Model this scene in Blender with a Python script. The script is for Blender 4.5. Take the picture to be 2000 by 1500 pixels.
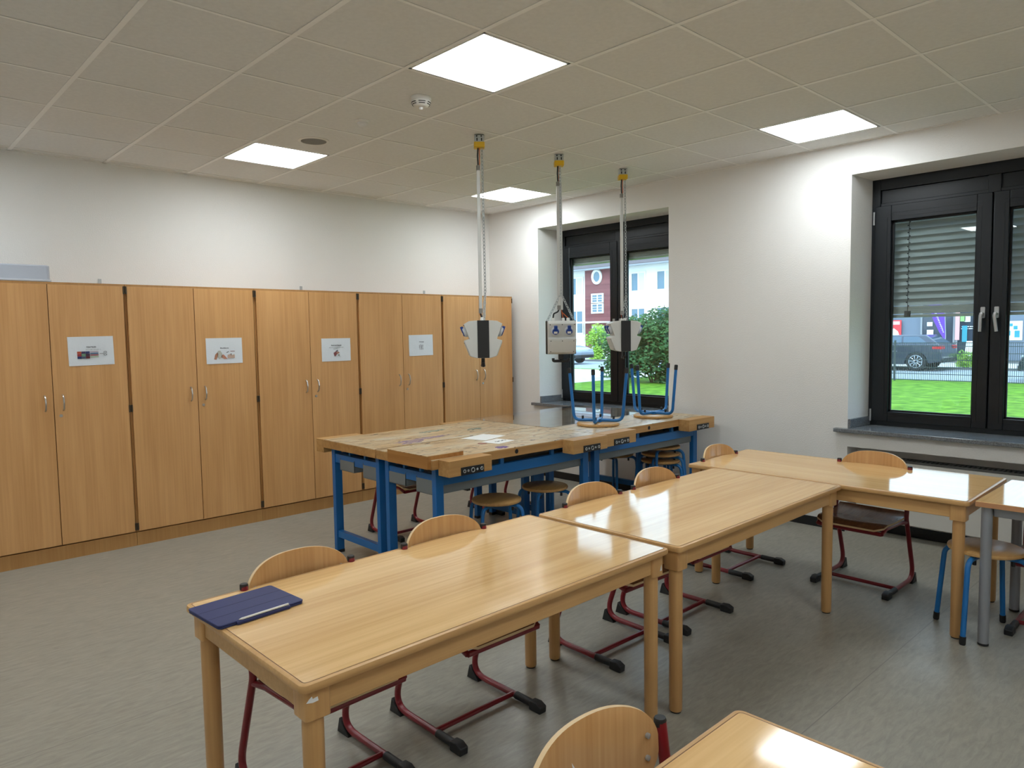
import bpy, bmesh, math, random
from mathutils import Vector, Matrix
random.seed(7)
for o in list(bpy.data.objects): bpy.data.objects.remove(o)
S = bpy.context.scene
COL = S.collection
PI = math.pi

# ------------------------------------------------------------------ camera
CAM = Vector((-5.6888, -6.4228, 1.5888))
YAW, PITCH, ROLL, FPX = .7535, -.0703, -.0154, 1405.3
fw = Vector((math.sin(YAW)*math.cos(PITCH), math.cos(YAW)*math.cos(PITCH), math.sin(PITCH)))
rt0 = Vector((math.cos(YAW), -math.sin(YAW), 0)); up0 = rt0.cross(fw)
rt = math.cos(ROLL)*rt0 + math.sin(ROLL)*up0
up = -math.sin(ROLL)*rt0 + math.cos(ROLL)*up0
cd = bpy.data.cameras.new('camera'); cam = bpy.data.objects.new('camera', cd); COL.objects.link(cam)
cd.sensor_fit = 'HORIZONTAL'; cd.sensor_width = 36; cd.lens = FPX*36/2000
cd.clip_start = .05; cd.clip_end = 300
cam.matrix_world = Matrix(((rt.x, up.x, -fw.x, CAM.x), (rt.y, up.y, -fw.y, CAM.y), (rt.z, up.z, -fw.z, CAM.z), (0, 0, 0, 1)))
S.camera = cam

# ------------------------------------------------------------------ sky, sun, exposure
SKY = 3.5; PANEL = 18.0
wd = bpy.data.worlds.new('overcast_sky'); S.world = wd; wd.use_nodes = True
wn = wd.node_tree.nodes; wl = wd.node_tree.links
bg = wn['Background']; bg.inputs['Strength'].default_value = SKY
tc = wn.new('ShaderNodeTexCoord'); sx = wn.new('ShaderNodeSeparateXYZ'); cr = wn.new('ShaderNodeValToRGB')
wl.new(tc.outputs['Generated'], sx.inputs[0]); wl.new(sx.outputs['Z'], cr.inputs[0]); wl.new(cr.outputs[0], bg.inputs['Color'])
cr.color_ramp.elements[0].position = 0; cr.color_ramp.elements[0].color = (.66, .84, 1, 1)
cr.color_ramp.elements[1].position = 1; cr.color_ramp.elements[1].color = (.48, .72, 1, 1)
sd = bpy.data.lights.new('sun', 'SUN'); sd.energy = 1.2; sd.angle = math.radians(25); sd.color = (1, .97, .92)
so = bpy.data.objects.new('sun', sd); COL.objects.link(so); so.rotation_euler = (math.radians(48), 0, math.radians(-75))
so.location = (5, -5, 12)
vs = S.view_settings
vs.view_transform = 'Standard'; vs.look = 'None'; vs.gamma = 1; vs.exposure = 0; vs.use_curve_mapping = False

# ------------------------------------------------------------------ materials
def srgb(r, g, b):
    f = lambda c: (c/255/12.92) if c/255 <= .04045 else ((c/255+.055)/1.055)**2.4
    return (f(r), f(g), f(b), 1)
MATS = {}
def mat(name, col, rough=.5, metal=0, spec=.5, noise=0, nscale=20, bump=0, bscale=60, emit=None, coat=0, trans=0):
    if name in MATS: return MATS[name]
    m = bpy.data.materials.new(name); m.use_nodes = True
    nt = m.node_tree; b = nt.nodes['Principled BSDF']
    b.inputs['Base Color'].default_value = col; b.inputs['Roughness'].default_value = rough
    b.inputs['Metallic'].default_value = metal; b.inputs['Specular IOR Level'].default_value = spec
    b.inputs['Coat Weight'].default_value = coat; b.inputs['Transmission Weight'].default_value = trans
    t = None
    if noise or bump:
        t = nt.nodes.new('ShaderNodeTexCoord')
    if noise:
        n = nt.nodes.new('ShaderNodeTexNoise'); n.inputs['Scale'].default_value = nscale; n.inputs['Detail'].default_value = 5
        nt.links.new(t.outputs['Object'], n.inputs['Vector'])
        r = nt.nodes.new('ShaderNodeValToRGB')
        r.color_ramp.elements[0].position = .3; r.color_ramp.elements[1].position = .7
        r.color_ramp.elements[0].color = tuple(c*(1-noise) for c in col[:3])+(1,)
        r.color_ramp.elements[1].color = tuple(min(1, c*(1+noise)) for c in col[:3])+(1,)
        nt.links.new(n.outputs['Fac'], r.inputs[0]); nt.links.new(r.outputs[0], b.inputs['Base Color'])
    if bump:
        n2 = nt.nodes.new('ShaderNodeTexNoise'); n2.inputs['Scale'].default_value = bscale; n2.inputs['Detail'].default_value = 4
        nt.links.new(t.outputs['Object'], n2.inputs['Vector'])
        bp = nt.nodes.new('ShaderNodeBump'); bp.inputs['Strength'].default_value = bump; bp.inputs['Distance'].default_value = .01
        nt.links.new(n2.outputs['Fac'], bp.inputs['Height']); nt.links.new(bp.outputs[0], b.inputs['Normal'])
    if emit:
        b.inputs['Emission Color'].default_value = emit[0]; b.inputs['Emission Strength'].default_value = emit[1]
    MATS[name] = m
    return m
def wood(name, c1, c2, axis=0, rough=.35, grain=1., coat=0, spec=.5, bump=.04, ripple=0):
    """wood: fine grain running along the local axis, with broader figure"""
    if name in MATS: return MATS[name]
    m = bpy.data.materials.new(name); m.use_nodes = True
    nt = m.node_tree; N = nt.nodes; L = nt.links; b = N['Principled BSDF']
    b.inputs['Roughness'].default_value = rough; b.inputs['Coat Weight'].default_value = coat
    b.inputs['Coat Roughness'].default_value = .06; b.inputs['Specular IOR Level'].default_value = spec
    t = N.new('ShaderNodeTexCoord'); oi = N.new('ShaderNodeObjectInfo')
    off = N.new('ShaderNodeVectorMath'); off.operation = 'MULTIPLY_ADD'
    cmb = N.new('ShaderNodeCombineXYZ')
    for i in range(3): L.new(oi.outputs['Random'], cmb.inputs[i])
    off.inputs[1].default_value = (7, 5, 3)
    L.new(cmb.outputs[0], off.inputs[0]); L.new(t.outputs['Object'], off.inputs[2])
    def nz(along, across, det):
        mp = N.new('ShaderNodeMapping'); s = [across]*3; s[axis] = along; mp.inputs['Scale'].default_value = s
        n = N.new('ShaderNodeTexNoise'); n.inputs['Scale'].default_value = 1; n.inputs['Detail'].default_value = det
        L.new(off.outputs[0], mp.inputs[0]); L.new(mp.outputs[0], n.inputs['Vector']); return n
    a = nz(1.6*grain, 75*grain, 4); c = nz(.9*grain, 9*grain, 3)
    mx = N.new('ShaderNodeMix'); mx.data_type = 'FLOAT'; mx.inputs[0].default_value = .5
    L.new(a.outputs['Fac'], mx.inputs[2]); L.new(c.outputs['Fac'], mx.inputs[3])
    r = N.new('ShaderNodeValToRGB'); r.color_ramp.elements[0].position = .36; r.color_ramp.elements[1].position = .64
    r.color_ramp.elements[0].color = c1; r.color_ramp.elements[1].color = c2
    L.new(mx.outputs[0], r.inputs[0]); L.new(r.outputs[0], b.inputs['Base Color'])
    bp = N.new('ShaderNodeBump'); bp.inputs['Strength'].default_value = bump; bp.inputs['Distance'].default_value = .004
    if bump: L.new(a.outputs['Fac'], bp.inputs['Height']); L.new(bp.outputs[0], b.inputs['Normal'])
    if ripple:                                                  # faint orange peel of the lacquer
        n2 = N.new('ShaderNodeTexNoise'); n2.inputs['Scale'].default_value = 55; n2.inputs['Detail'].default_value = 1
        L.new(t.outputs['Object'], n2.inputs['Vector']); L.new(n2.outputs['Fac'], bp.inputs['Height']); bp.inputs['Strength'].default_value = ripple
    MATS[name] = m
    return m
def glass(name, tint, refl=.9):
    """thin pane: clear transmission plus a mirror reflection that grows with the angle"""
    if name in MATS: return MATS[name]
    m = bpy.data.materials.new(name); m.use_nodes = True
    nt = m.node_tree; N = nt.nodes; L = nt.links; N.remove(N['Principled BSDF'])
    tr = N.new('ShaderNodeBsdfTransparent'); tr.inputs[0].default_value = tint
    gl = N.new('ShaderNodeBsdfGlossy'); gl.inputs['Roughness'].default_value = .0; gl.inputs[0].default_value = (refl, refl, refl, 1)
    lw = N.new('ShaderNodeLayerWeight'); lw.inputs['Blend'].default_value = .5      # facing term only: the same from both sides of the pane
    pw = N.new('ShaderNodeMath'); pw.operation = 'POWER'; pw.inputs[1].default_value = 5; L.new(lw.outputs['Facing'], pw.inputs[0])
    fr = N.new('ShaderNodeMath'); fr.operation = 'MULTIPLY_ADD'; fr.inputs[1].default_value = .95; fr.inputs[2].default_value = .045; L.new(pw.outputs[0], fr.inputs[0])
    mx = N.new('ShaderNodeMixShader'); L.new(fr.outputs[0], mx.inputs[0]); L.new(tr.outputs[0], mx.inputs[1]); L.new(gl.outputs[0], mx.inputs[2])
    L.new(mx.outputs[0], N['Material Output'].inputs[0]); MATS[name] = m
    return m

M_wall = mat('white_plaster_wall', srgb(234, 232, 228), .9, bump=.25, bscale=120, spec=.2)
M_tile = mat('mineral_ceiling_tile', srgb(230, 229, 226), .95, noise=.03, nscale=40, bump=.12, bscale=300, spec=.1)
M_bar = mat('ceiling_grid_white', srgb(247, 246, 243), .6)
M_beech_door = wood('beech_laminate_upright', srgb(202, 149, 92), srgb(219, 167, 109), axis=2, rough=.38)
M_beech_body = wood('beech_laminate_carcass', srgb(172, 124, 70), srgb(187, 140, 84), axis=2, rough=.45)
M_top_x = wood('beech_laminate_tabletop', srgb(222, 177, 118), srgb(242, 202, 144), axis=0, rough=.08, grain=.8, spec=.55, bump=0, ripple=.04)
M_solid = wood('lacquered_beech', srgb(198, 152, 96), srgb(214, 170, 112), axis=0, rough=.35)
M_leg = wood('lacquered_beech_leg', srgb(194, 147, 92), srgb(210, 164, 106), axis=2, rough=.35)
M_ply = wood('chair_plywood', srgb(198, 150, 97), srgb(218, 174, 120), axis=2, rough=.16, spec=.6, bump=0)
M_plyedge = mat('plywood_edge', srgb(226, 196, 150), .5)
M_seat = wood('dark_brown_seat', srgb(112, 74, 52), srgb(138, 94, 68), axis=1, rough=.25)  # brown grain, darker than the backrest plywood
M_stool = wood('stool_beech', srgb(186, 142, 84), srgb(206, 164, 106), axis=0, rough=.35)
M_red = mat('wine_red_steel', srgb(128, 22, 34), .3, spec=.6)
M_black = mat('black_plastic', srgb(28, 28, 29), .5)
M_blue = mat('blue_steel', srgb(22, 104, 172), .4)
M_bluet = mat('blue_tube_steel', srgb(28, 110, 178), .35)
M_grey = mat('grey_sheet_steel', srgb(120, 126, 128), .5)
M_leggrey = mat('silver_grey_steel', srgb(150, 153, 158), .35, metal=.3)
M_steel = mat('brushed_steel', srgb(196, 192, 186), .3, metal=.9)
M_darksteel = mat('dark_hinge_steel', srgb(92, 80, 66), .35, metal=.8)
M_zinc = mat('zinc_steel', srgb(182, 186, 186), .4, metal=.5)
M_yellow = mat('yellow_plastic', srgb(232, 186, 22), .5)
M_white = mat('white_plastic', srgb(232, 230, 224), .45)
M_box = mat('light_grey_housing', srgb(205, 205, 200), .5)
M_socket = mat('socket_grey', srgb(196, 200, 206), .4)
M_sblue = mat('socket_blue', srgb(24, 62, 140), .4)
M_orange = mat('orange_cable', srgb(196, 92, 32), .5)
M_paper = mat('white_paper', srgb(226, 230, 234), .35, bump=.4, bscale=9)
M_paperplain = mat('plain_paper', srgb(238, 238, 234), .7)
M_ink = mat('black_ink', srgb(40, 42, 46), .8)
M_navy = mat('navy_cover', srgb(36, 46, 98), .55)
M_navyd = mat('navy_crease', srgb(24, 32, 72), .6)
M_anth = mat('anthracite_frame', srgb(19, 23, 28), .3, spec=.4)
M_gasket = mat('black_gasket', srgb(12, 12, 13), .6)
M_handle = mat('window_handle_aluminium', srgb(186, 188, 190), .35, metal=.6)
M_slat = mat('aluminium_slat', srgb(158, 160, 156), .45, metal=.2)
M_granite = mat('grey_granite', srgb(116, 120, 124), .12, noise=.55, nscale=190, spec=.6)
M_base = mat('black_rubber_skirting', srgb(22, 22, 23), .5)
M_rad = mat('radiator_white', srgb(218, 216, 210), .5)
M_dark = mat('dark_void', srgb(20, 20, 21), .8)
M_glass = glass('window_glass', (.93, .98, .98, 1))
M_acryl = glass('acrylic_sheet', (.90, .91, .93, 1), 1.)
M_tub = mat('translucent_plastic', srgb(186, 192, 204), .2, spec=.6)
M_tublid = mat('translucent_plastic_rim', srgb(196, 200, 208), .25)
M_grille = mat('speaker_grille', srgb(150, 148, 142), .7, bump=.8, bscale=500)
M_panel = mat('led_diffuser', (1, 1, 1, 1), .5, emit=((.91, .985, 1.03, 1), PANEL))
M_benchedge = wood('bench_beech_edge', srgb(168, 122, 68), srgb(196, 150, 92), axis=0, rough=.5, grain=.6)
M_jaw = wood('vise_beech', srgb(172, 126, 70), srgb(200, 156, 98), axis=0, rough=.5, grain=.6)
M_jawend = wood('end_jaw_beech', srgb(160, 106, 48), srgb(188, 134, 72), axis=1, rough=.5, grain=.6)

def floor_mat():
    m = bpy.data.materials.new('grey_linoleum'); m.use_nodes = True
    nt = m.node_tree; N = nt.nodes; L = nt.links; b = N['Principled BSDF']
    b.inputs['Roughness'].default_value = .33; b.inputs['Specular IOR Level'].default_value = .5
    t = N.new('ShaderNodeTexCoord'); mp = N.new('ShaderNodeMapping'); mp.inputs['Scale'].default_value = (5, 22, 1); mp.inputs['Rotation'].default_value = (0, 0, .1)
    n = N.new('ShaderNodeTexNoise'); n.inputs['Scale'].default_value = 2.2; n.inputs['Detail'].default_value = 8; n.inputs['Roughness'].default_value = .65; n.inputs['Distortion'].default_value = .6
    L.new(t.outputs['Object'], mp.inputs[0]); L.new(mp.outputs[0], n.inputs['Vector'])
    r = N.new('ShaderNodeValToRGB'); r.color_ramp.elements[0].position = .3; r.color_ramp.elements[1].position = .72
    r.color_ramp.elements[0].color = srgb(140, 137, 126); r.color_ramp.elements[1].color = srgb(166, 162, 149)
    L.new(n.outputs['Fac'], r.inputs[0])
    # weld seams between the sheets, two metres apart
    sp = N.new('ShaderNodeSeparateXYZ'); L.new(t.outputs['Object'], sp.inputs[0])
    def ma(op, a, v):
        q = N.new('ShaderNodeMath'); q.operation = op; L.new(a, q.inputs[0]); q.inputs[1].default_value = v; return q.outputs[0]
    w = ma('LESS_THAN', ma('ABSOLUTE', ma('SUBTRACT', ma('FRACT', ma('DIVIDE', ma('ADD', sp.outputs['Y'], 20.2), 2.), 0), .5), 0), .0012)
    mx = N.new('ShaderNodeMix'); mx.data_type = 'RGBA'; mx.inputs[7].default_value = srgb(132, 129, 120)
    L.new(w, mx.inputs[0]); L.new(r.outputs[0], mx.inputs[6]); L.new(mx.outputs[2], b.inputs['Base Color'])
    n3 = N.new('ShaderNodeTexNoise'); n3.inputs['Scale'].default_value = 6; L.new(t.outputs['Object'], n3.inputs['Vector'])
    r3 = N.new('ShaderNodeMapRange'); r3.inputs[3].default_value = .27; r3.inputs[4].default_value = .42
    L.new(n3.outputs['Fac'], r3.inputs[0]); L.new(r3.outputs[0], b.inputs['Roughness'])
    return m
M_floor = floor_mat()

def bench_top_mat():
    m = bpy.data.materials.new('worn_bench_top'); m.use_nodes = True
    nt = m.node_tree; N = nt.nodes; L = nt.links; b = N['Principled BSDF']
    b.inputs['Roughness'].default_value = .38
    t = N.new('ShaderNodeTexCoord'); oi = N.new('ShaderNodeObjectInfo')
    def nz(scale, det, dist=0., sc=1.):
        mp = N.new('ShaderNodeMapping'); mp.inputs['Scale'].default_value = scale
        n = N.new('ShaderNodeTexNoise'); n.noise_dimensions = '4D'; n.inputs['Scale'].default_value = sc; n.inputs['Detail'].default_value = det; n.inputs['Distortion'].default_value = dist
        L.new(t.outputs['Object'], mp.inputs[0]); L.new(mp.outputs[0], n.inputs['Vector']); L.new(oi.outputs['Random'], n.inputs['W']); return n.outputs['Fac']
    def ramp(v, p0, c0, p1, c1):
        r = N.new('ShaderNodeValToRGB'); r.color_ramp.elements[0].position = p0; r.color_ramp.elements[1].position = p1
        r.color_ramp.elements[0].color = c0; r.color_ramp.elements[1].color = c1; L.new(v, r.inputs[0]); return r.outputs[0]
    def mix(f, a, c):
        x = N.new('ShaderNodeMix'); x.data_type = 'RGBA'; L.new(f, x.inputs[0]); L.new(a, x.inputs[6])
        x.inputs[7].default_value = c; return x.outputs[2]
    W = (1, 1, 1, 1); K = (0, 0, 0, 1)
    base = ramp(nz((2, 42, 10), 6), .3, srgb(170, 140, 98), .7, srgb(210, 184, 144))
    c = mix(ramp(nz((3, 9, 5), 6, .8), .46, K, .66, (.8,)*3+(1,)), base, srgb(204, 196, 172))
    c = mix(ramp(nz((6, 34, 9), 8, 1.5), .56, K, .64, (.85,)*3+(1,)), c, srgb(104, 76, 50))
    c = mix(ramp(nz((14, 22, 9), 4, .4), .64, K, .67, W), c, srgb(66, 50, 40))
    c = mix(ramp(nz((3.1, 5.2, 5), 3, .4), .70, K, .74, (.7,)*3+(1,)), c, srgb(150, 116, 160))
    c = mix(ramp(nz((4.3, 7.7, 5), 3, .8), .71, K, .74, (.7,)*3+(1,)), c, srgb(108, 140, 134))
    c = mix(ramp(nz((17, 23, 5), 2, .2), .745, K, .755, W), c, srgb(228, 220, 204))
    L.new(c, b.inputs['Base Color'])
    bp = N.new('ShaderNodeBump'); bp.inputs['Strength'].default_value = .25; bp.inputs['Distance'].default_value = .004
    L.new(nz((6, 34, 9), 8, 1.5), bp.inputs['Height']); L.new(bp.outputs[0], b.inputs['Normal'])
    return m
M_bench = bench_top_mat()

# ------------------------------------------------------------------ mesh helpers
class MB:
    def __init__(s): s.v = []; s.f = []; s.rim = []
    def add(s, vs, fs):
        n = len(s.v); s.v += [tuple(p) for p in vs]; s.f += [tuple(i+n for i in q) for q in fs]; return s
    def box(s, x0, x1, y0, y1, z0, z1):
        if x0 > x1: x0, x1 = x1, x0
        if y0 > y1: y0, y1 = y1, y0
        if z0 > z1: z0, z1 = z1, z0
        return s.add([(x0, y0, z0), (x1, y0, z0), (x1, y1, z0), (x0, y1, z0), (x0, y0, z1), (x1, y0, z1), (x1, y1, z1), (x0, y1, z1)],
                     [(0, 3, 2, 1), (4, 5, 6, 7), (0, 1, 5, 4), (1, 2, 6, 5), (2, 3, 7, 6), (3, 0, 4, 7)])
    def prism(s, poly, axis, a, b):
        """poly of 2D points extruded along axis from a to b; (u,v) = the other two axes in order"""
        def p(u, v, w):
            return {0: (w, u, v), 1: (u, w, v), 2: (u, v, w)}[axis]
        n = len(poly)
        area = sum(poly[i][0]*poly[(i+1) % n][1]-poly[(i+1) % n][0]*poly[i][1] for i in range(n))
        if (area < 0) ^ (axis == 1): poly = poly[::-1]
        if a > b: a, b = b, a
        vs = [p(u, v, a) for u, v in poly]+[p(u, v, b) for u, v in poly]
        fs = [tuple(range(n))[::-1], tuple(range(n, 2*n))]+[(i, (i+1) % n, n+(i+1) % n, n+i) for i in range(n)]
        return s.add(vs, fs)
    def tube(s, path, r, n=10, cap=True, closed=False, flat=1.):
        P = [Vector(p) for p in path]; k = len(P)
        rs = r if isinstance(r, (list, tuple)) else [r]*k
        vs = []; prev = None
        for i in range(k):
            a = P[(i-1) % k] if (closed or i > 0) else P[0]; b = P[(i+1) % k] if (closed or i < k-1) else P[-1]
            t = (b-a).normalized()
            if prev is None:
                u = t.orthogonal().normalized() if abs(t.z) > .95 else t.cross(Vector((0, 0, 1))).normalized()
            else:
                u = (prev-t*prev.dot(t)).normalized()
            prev = u; w = t.cross(u)
            for j in range(n):
                th = 2*PI*j/n; vs.append(P[i]+rs[i]*(math.cos(th)*u+flat*math.sin(th)*w))
        fs = []
        for i in range(k if closed else k-1):
            for j in range(n):
                a = i*n+j; b = i*n+(j+1) % n; c = ((i+1) % k)*n+(j+1) % n; d = ((i+1) % k)*n+j
                fs.append((a, b, c, d))
        if cap and not closed: fs += [tuple(range(n))[::-1], tuple(range((k-1)*n, k*n))]
        return s.add(vs, fs)
    def lathe(s, prof, n=24, c=(0, 0, 0), axis=2):
        vs = []; fs = []
        for r, z in prof:
            for j in range(n):
                th = 2*PI*j/n; p = (r*math.cos(th), r*math.sin(th), z)
                if axis == 0: p = (p[2], p[0], p[1])
                if axis == 1: p = (p[1], p[2], p[0])
                vs.append((c[0]+p[0], c[1]+p[1], c[2]+p[2]))
        for i in range(len(prof)-1):
            for j in range(n): fs.append((i*n+j, i*n+(j+1) % n, (i+1)*n+(j+1) % n, (i+1)*n+j))
        fs += [tuple(range(n))[::-1], tuple(range((len(prof)-1)*n, len(prof)*n))]
        return s.add(vs, fs)
    def cyl(s, x, y, z0, z1, r, n=20, r2=None): return s.lathe([(r, z0), (r if r2 is None else r2, z1)], n, (x, y, 0))
    def sheet(s, fn, nu, nv, th):
        """solid curved sheet: fn(u,v) -> (point, normal)"""
        A = []; B = []
        for i in range(nu+1):
            for j in range(nv+1):
                p, q = fn(i/nu, j/nv); p = Vector(p); q = Vector(q).normalized()
                A.append(p+q*th/2); B.append(p-q*th/2)
        m = nv+1; N = len(A); fs = []
        for i in range(nu):
            for j in range(nv):
                a, b, c, d = i*m+j, (i+1)*m+j, (i+1)*m+j+1, i*m+j+1
                fs.append((a, b, c, d)); fs.append((N+a, N+d, N+c, N+b))
        n0 = len(s.f)+len(fs)
        for i in range(nu):
            fs.append((i*m, N+i*m, N+(i+1)*m, (i+1)*m)); fs.append((i*m+nv, (i+1)*m+nv, N+(i+1)*m+nv, N+i*m+nv))
        for j in range(nv):
            fs.append((j, j+1, N+j+1, N+j)); a = nu*m
            fs.append((a+j, N+a+j, N+a+j+1, a+j+1))
        s.rim += list(range(n0, len(s.f)+len(fs)))
        return s.add(A+B, fs)
    def xf(s, M):
        s.v = [tuple(M @ Vector(p)) for p in s.v]; return s
    def build(s, name, m, parent=None, bevel=0, seg=2, sharp=35, fix=False, rim=None):
        me = bpy.data.meshes.new(name); me.from_pydata(s.v, [], s.f)
        if fix:
            bm = bmesh.new(); bm.from_mesh(me); bmesh.ops.recalc_face_normals(bm, faces=bm.faces); bm.to_mesh(me); bm.free()
        if rim:
            me.materials.append(m); me.materials.append(rim)
            for i in s.rim: me.polygons[i].material_index = 1
        else: me.materials.append(m)
        me.polygons.foreach_set('use_smooth', [True]*len(me.polygons)); me.set_sharp_from_angle(angle=math.radians(sharp))
        o = bpy.data.objects.new(name, me); COL.objects.link(o)
        if parent: o.parent = parent
        if bevel:
            b = o.modifiers.new('bevel', 'BEVEL'); b.width = bevel; b.segments = seg; b.limit_method = 'ANGLE'; b.angle_limit = math.radians(40); b.harden_normals = False
        return o
def fillet(P, r, seg=6):
    P = [Vector(p) for p in P]; out = [P[0]]
    for i in range(1, len(P)-1):
        a, b, c = P[i-1], P[i], P[i+1]; d1 = (a-b); d2 = (c-b)
        rr = r[i-1] if isinstance(r, (list, tuple)) else r
        ang = d1.angle(d2); k = min(rr/math.tan(ang/2), d1.length*.49, d2.length*.49)
        p1 = b+d1.normalized()*k; p2 = b+d2.normalized()*k
        for j in range(seg+1):
            t = j/seg; out.append((1-t)**2*p1+2*t*(1-t)*b+t*t*p2)
    return out+[P[-1]]
def rrect(x0, x1, y0, y1, r, seg=5):
    out = []
    for cx, cy, a0 in ((x1-r, y1-r, 0), (x0+r, y1-r, 90), (x0+r, y0+r, 180), (x1-r, y0+r, 270)):
        for j in range(seg+1):
            a = math.radians(a0+90*j/seg); out.append((cx+r*math.cos(a), cy+r*math.sin(a)))
    return out
def tag(o, label=None, cat=None, group=None, kind=None):
    if label: o['label'] = label
    if cat: o['category'] = cat
    if group: o['group'] = group
    if kind: o['kind'] = kind
    return o
def thing(name, label, cat, loc=(0, 0, 0), rz=0, group=None):
    o = bpy.data.objects.new(name, None); COL.objects.link(o); o.empty_display_size = .1
    o.location = loc; o.rotation_euler = (0, 0, rz); return tag(o, label, cat, group)
def struct(o, label=None): return tag(o, label, kind='structure')
def copy_tree(o, parent=None):
    c = o.copy(); COL.objects.link(c); c.parent = parent
    for ch in list(o.children): copy_tree(ch, c)
    return c
def dup(o, loc, rz=0, label=None):
    c = copy_tree(o); c.location = loc; c.rotation_euler = (0, 0, rz)
    if label: c['label'] = label
    return c
def text(body, size, m, name='lettering', parent=None, loc=(0, 0, 0), rot=(PI/2, 0, 0), bold=False):
    cu = bpy.data.curves.new(name, 'FONT'); cu.body = body; cu.size = size; cu.align_x = 'CENTER'; cu.align_y = 'CENTER'; cu.resolution_u = 2
    cu.extrude = .0001; cu.offset = size*.02 if bold else 0
    t = bpy.data.objects.new('tmp', cu); COL.objects.link(t)
    me = bpy.data.meshes.new_from_object(t.evaluated_get(bpy.context.evaluated_depsgraph_get()))
    bpy.data.objects.remove(t); me.materials.clear(); me.materials.append(m); me.name = name
    o = bpy.data.objects.new(name, me); COL.objects.link(o); o.parent = parent; o.location = loc; o.rotation_euler = rot
    return o

# ------------------------------------------------------------------ room shell
H = 2.9807; XL = -7.2; YB = -7.7; WT = .5; RD = .33          # ceiling height, far walls, wall thickness, reveal depth
struct(MB().box(XL-.2, WT-.01, YB-.2, 0.2, -.12, 0).build('floor', M_floor), 'grey marbled linoleum floor')
struct(MB().box(XL-.2, WT, 0, .25, 0, H+.3).build('wall_back', M_wall), 'white plastered wall behind the cabinets')
struct(MB().box(XL-.2, XL, YB, 0, 0, H+.3).build('wall_left', M_wall), 'white plastered wall')
struct(MB().box(XL-.2, WT, YB-.2, YB, 0, H+.3).build('wall_front', M_wall), 'white plastered wall')
OPEN = [(-2.511, -.808, 2.732), (-5.86, -4.157, 2.748)]
ZS = .785
w = MB(); y1 = 0
for a, b, top in OPEN:
    w.box(0, WT, b, y1, 0, H+.3)
    w.box(0, WT, a, b, top, H+.3)
    if a > -3: w.box(0, WT, a, b, 0, ZS)
    else:
        w.box(0, WT, a, b, .672, ZS); w.box(.19, WT, a, b, 0, .672)          # radiator niche under the sill
    for sgn, yy in ((1, b), (-1, a)):                                     # splayed reveals
        w.prism([(.0, yy), (WT, yy), (WT, yy-sgn*.045), (RD, yy-sgn*.03)], 2, ZS, top)
    w.prism([(0, top), (WT, top), (WT, top-.012), (RD, top-.008)], 1, a, b)
    y1 = a
w.box(0, WT, YB, y1, 0, H+.3)
struct(w.build('wall_right', M_wall, fix=False), 'white plastered window wall')
struct(MB().box(-.012, 0, -4.15, -.02, 0, .075).box(-.012, 0, YB, -5.87, 0, .075).box(.178, .19, -5.85, -4.17, 0, .075).build('baseboard_right', M_base), 'black rubber skirting along the window wall')

# suspended ceiling: slab, grid bars and lay-in tiles
GX = [i*.625-5.3024 for i in range(-3, 9)]; GY = [-j*.625-.1056 for j in range(0, 13)]
cg = MB().box(XL-.2, WT, YB-.2, .25, H+.3, H+.4)
for x in GX: cg.box(x-.013, x+.013, YB, 0, H, H+.0018)
for y in GY:
    cg.box(XL, 0, y-.009, y+.009, H+.0006, H+.0018)
for a in ((XL, 0, -.02, 0), (XL, 0, YB, YB+.02), (-.02, 0, YB, 0), (XL, XL+.02, YB, 0)): cg.box(*a, H, H+.03)
ceil = struct(cg.build('ceiling', M_bar), 'suspended ceiling of white mineral tiles in a light metal grid')
xs = [XL]+GX+[0]; ys = [0]+GY+[YB]
def cell(i, j): return xs[i], xs[i+1], ys[j+1], ys[j]
def ci(gx, gy):                                                           # cell that starts at grid line gx, gy
    return gx+3+1, gy+1
LIGHTS = [ci(3, 1), ci(3, 5), ci(7, 1), ci(7, 6), ci(3, 10), ci(-1, 1), ci(-1, 5), ci(-1, 10)]
tilemesh = {}
for i in range(len(xs)-1):
    for j in range(len(ys)-1):
        if (i, j) in LIGHTS: continue
        a, b, c, d = cell(i, j); key = (round(b-a, 3), round(d-c, 3))
        if min(key) < .03: continue
        if key not in tilemesh:
            hx, hy = (b-a)/2-.006, (d-c)/2-.006
            t = MB().box(-hx, hx, -hy, hy, .0032, .016)
            o = t.build('ceiling_tile', M_tile, ceil); tilemesh[key] = o.data
        else:
            o = bpy.data.objects.new('ceiling_tile', tilemesh[key]); COL.objects.link(o); o.parent = ceil
        o.location = ((a+b)/2, (c+d)/2, H)
names = ['square white LED ceiling panel above the wooden cabinets at left', 'largest square LED ceiling panel, nearest in the picture, top centre',
         'small square LED ceiling panel in the far corner behind the hanging power boxes', 'square LED ceiling panel close to the right-hand window', 'LED ceiling panel above the foreground tables, out of the picture', 'LED ceiling panel at the left end of the cabinet row, out of the picture', 'LED ceiling panel left of the camera, out of the picture', 'LED ceiling panel directly above the camera, out of the picture']
for k, (i, j) in enumerate(LIGHTS):
    a, b, c, d = cell(i, j)
    t = thing('ceiling_light', names[k], 'ceiling light', ((a+b)/2, (c+d)/2, H), 0, 'LED ceiling panels')
    q = .297
    f = MB()
    for s in ((-q, q, -q, -q+.012), (-q, q, q-.012, q), (-q, -q+.012, -q, q), (q-.012, q, -q, q)): f.box(*s, .0, .03)
    f.box(-q, q, -q, q, .03, .045).build('frame', M_bar, t)
    MB().box(-q+.012, q-.012, -q+.012, q-.012, .006, .012).build('diffuser', M_panel, t)

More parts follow.
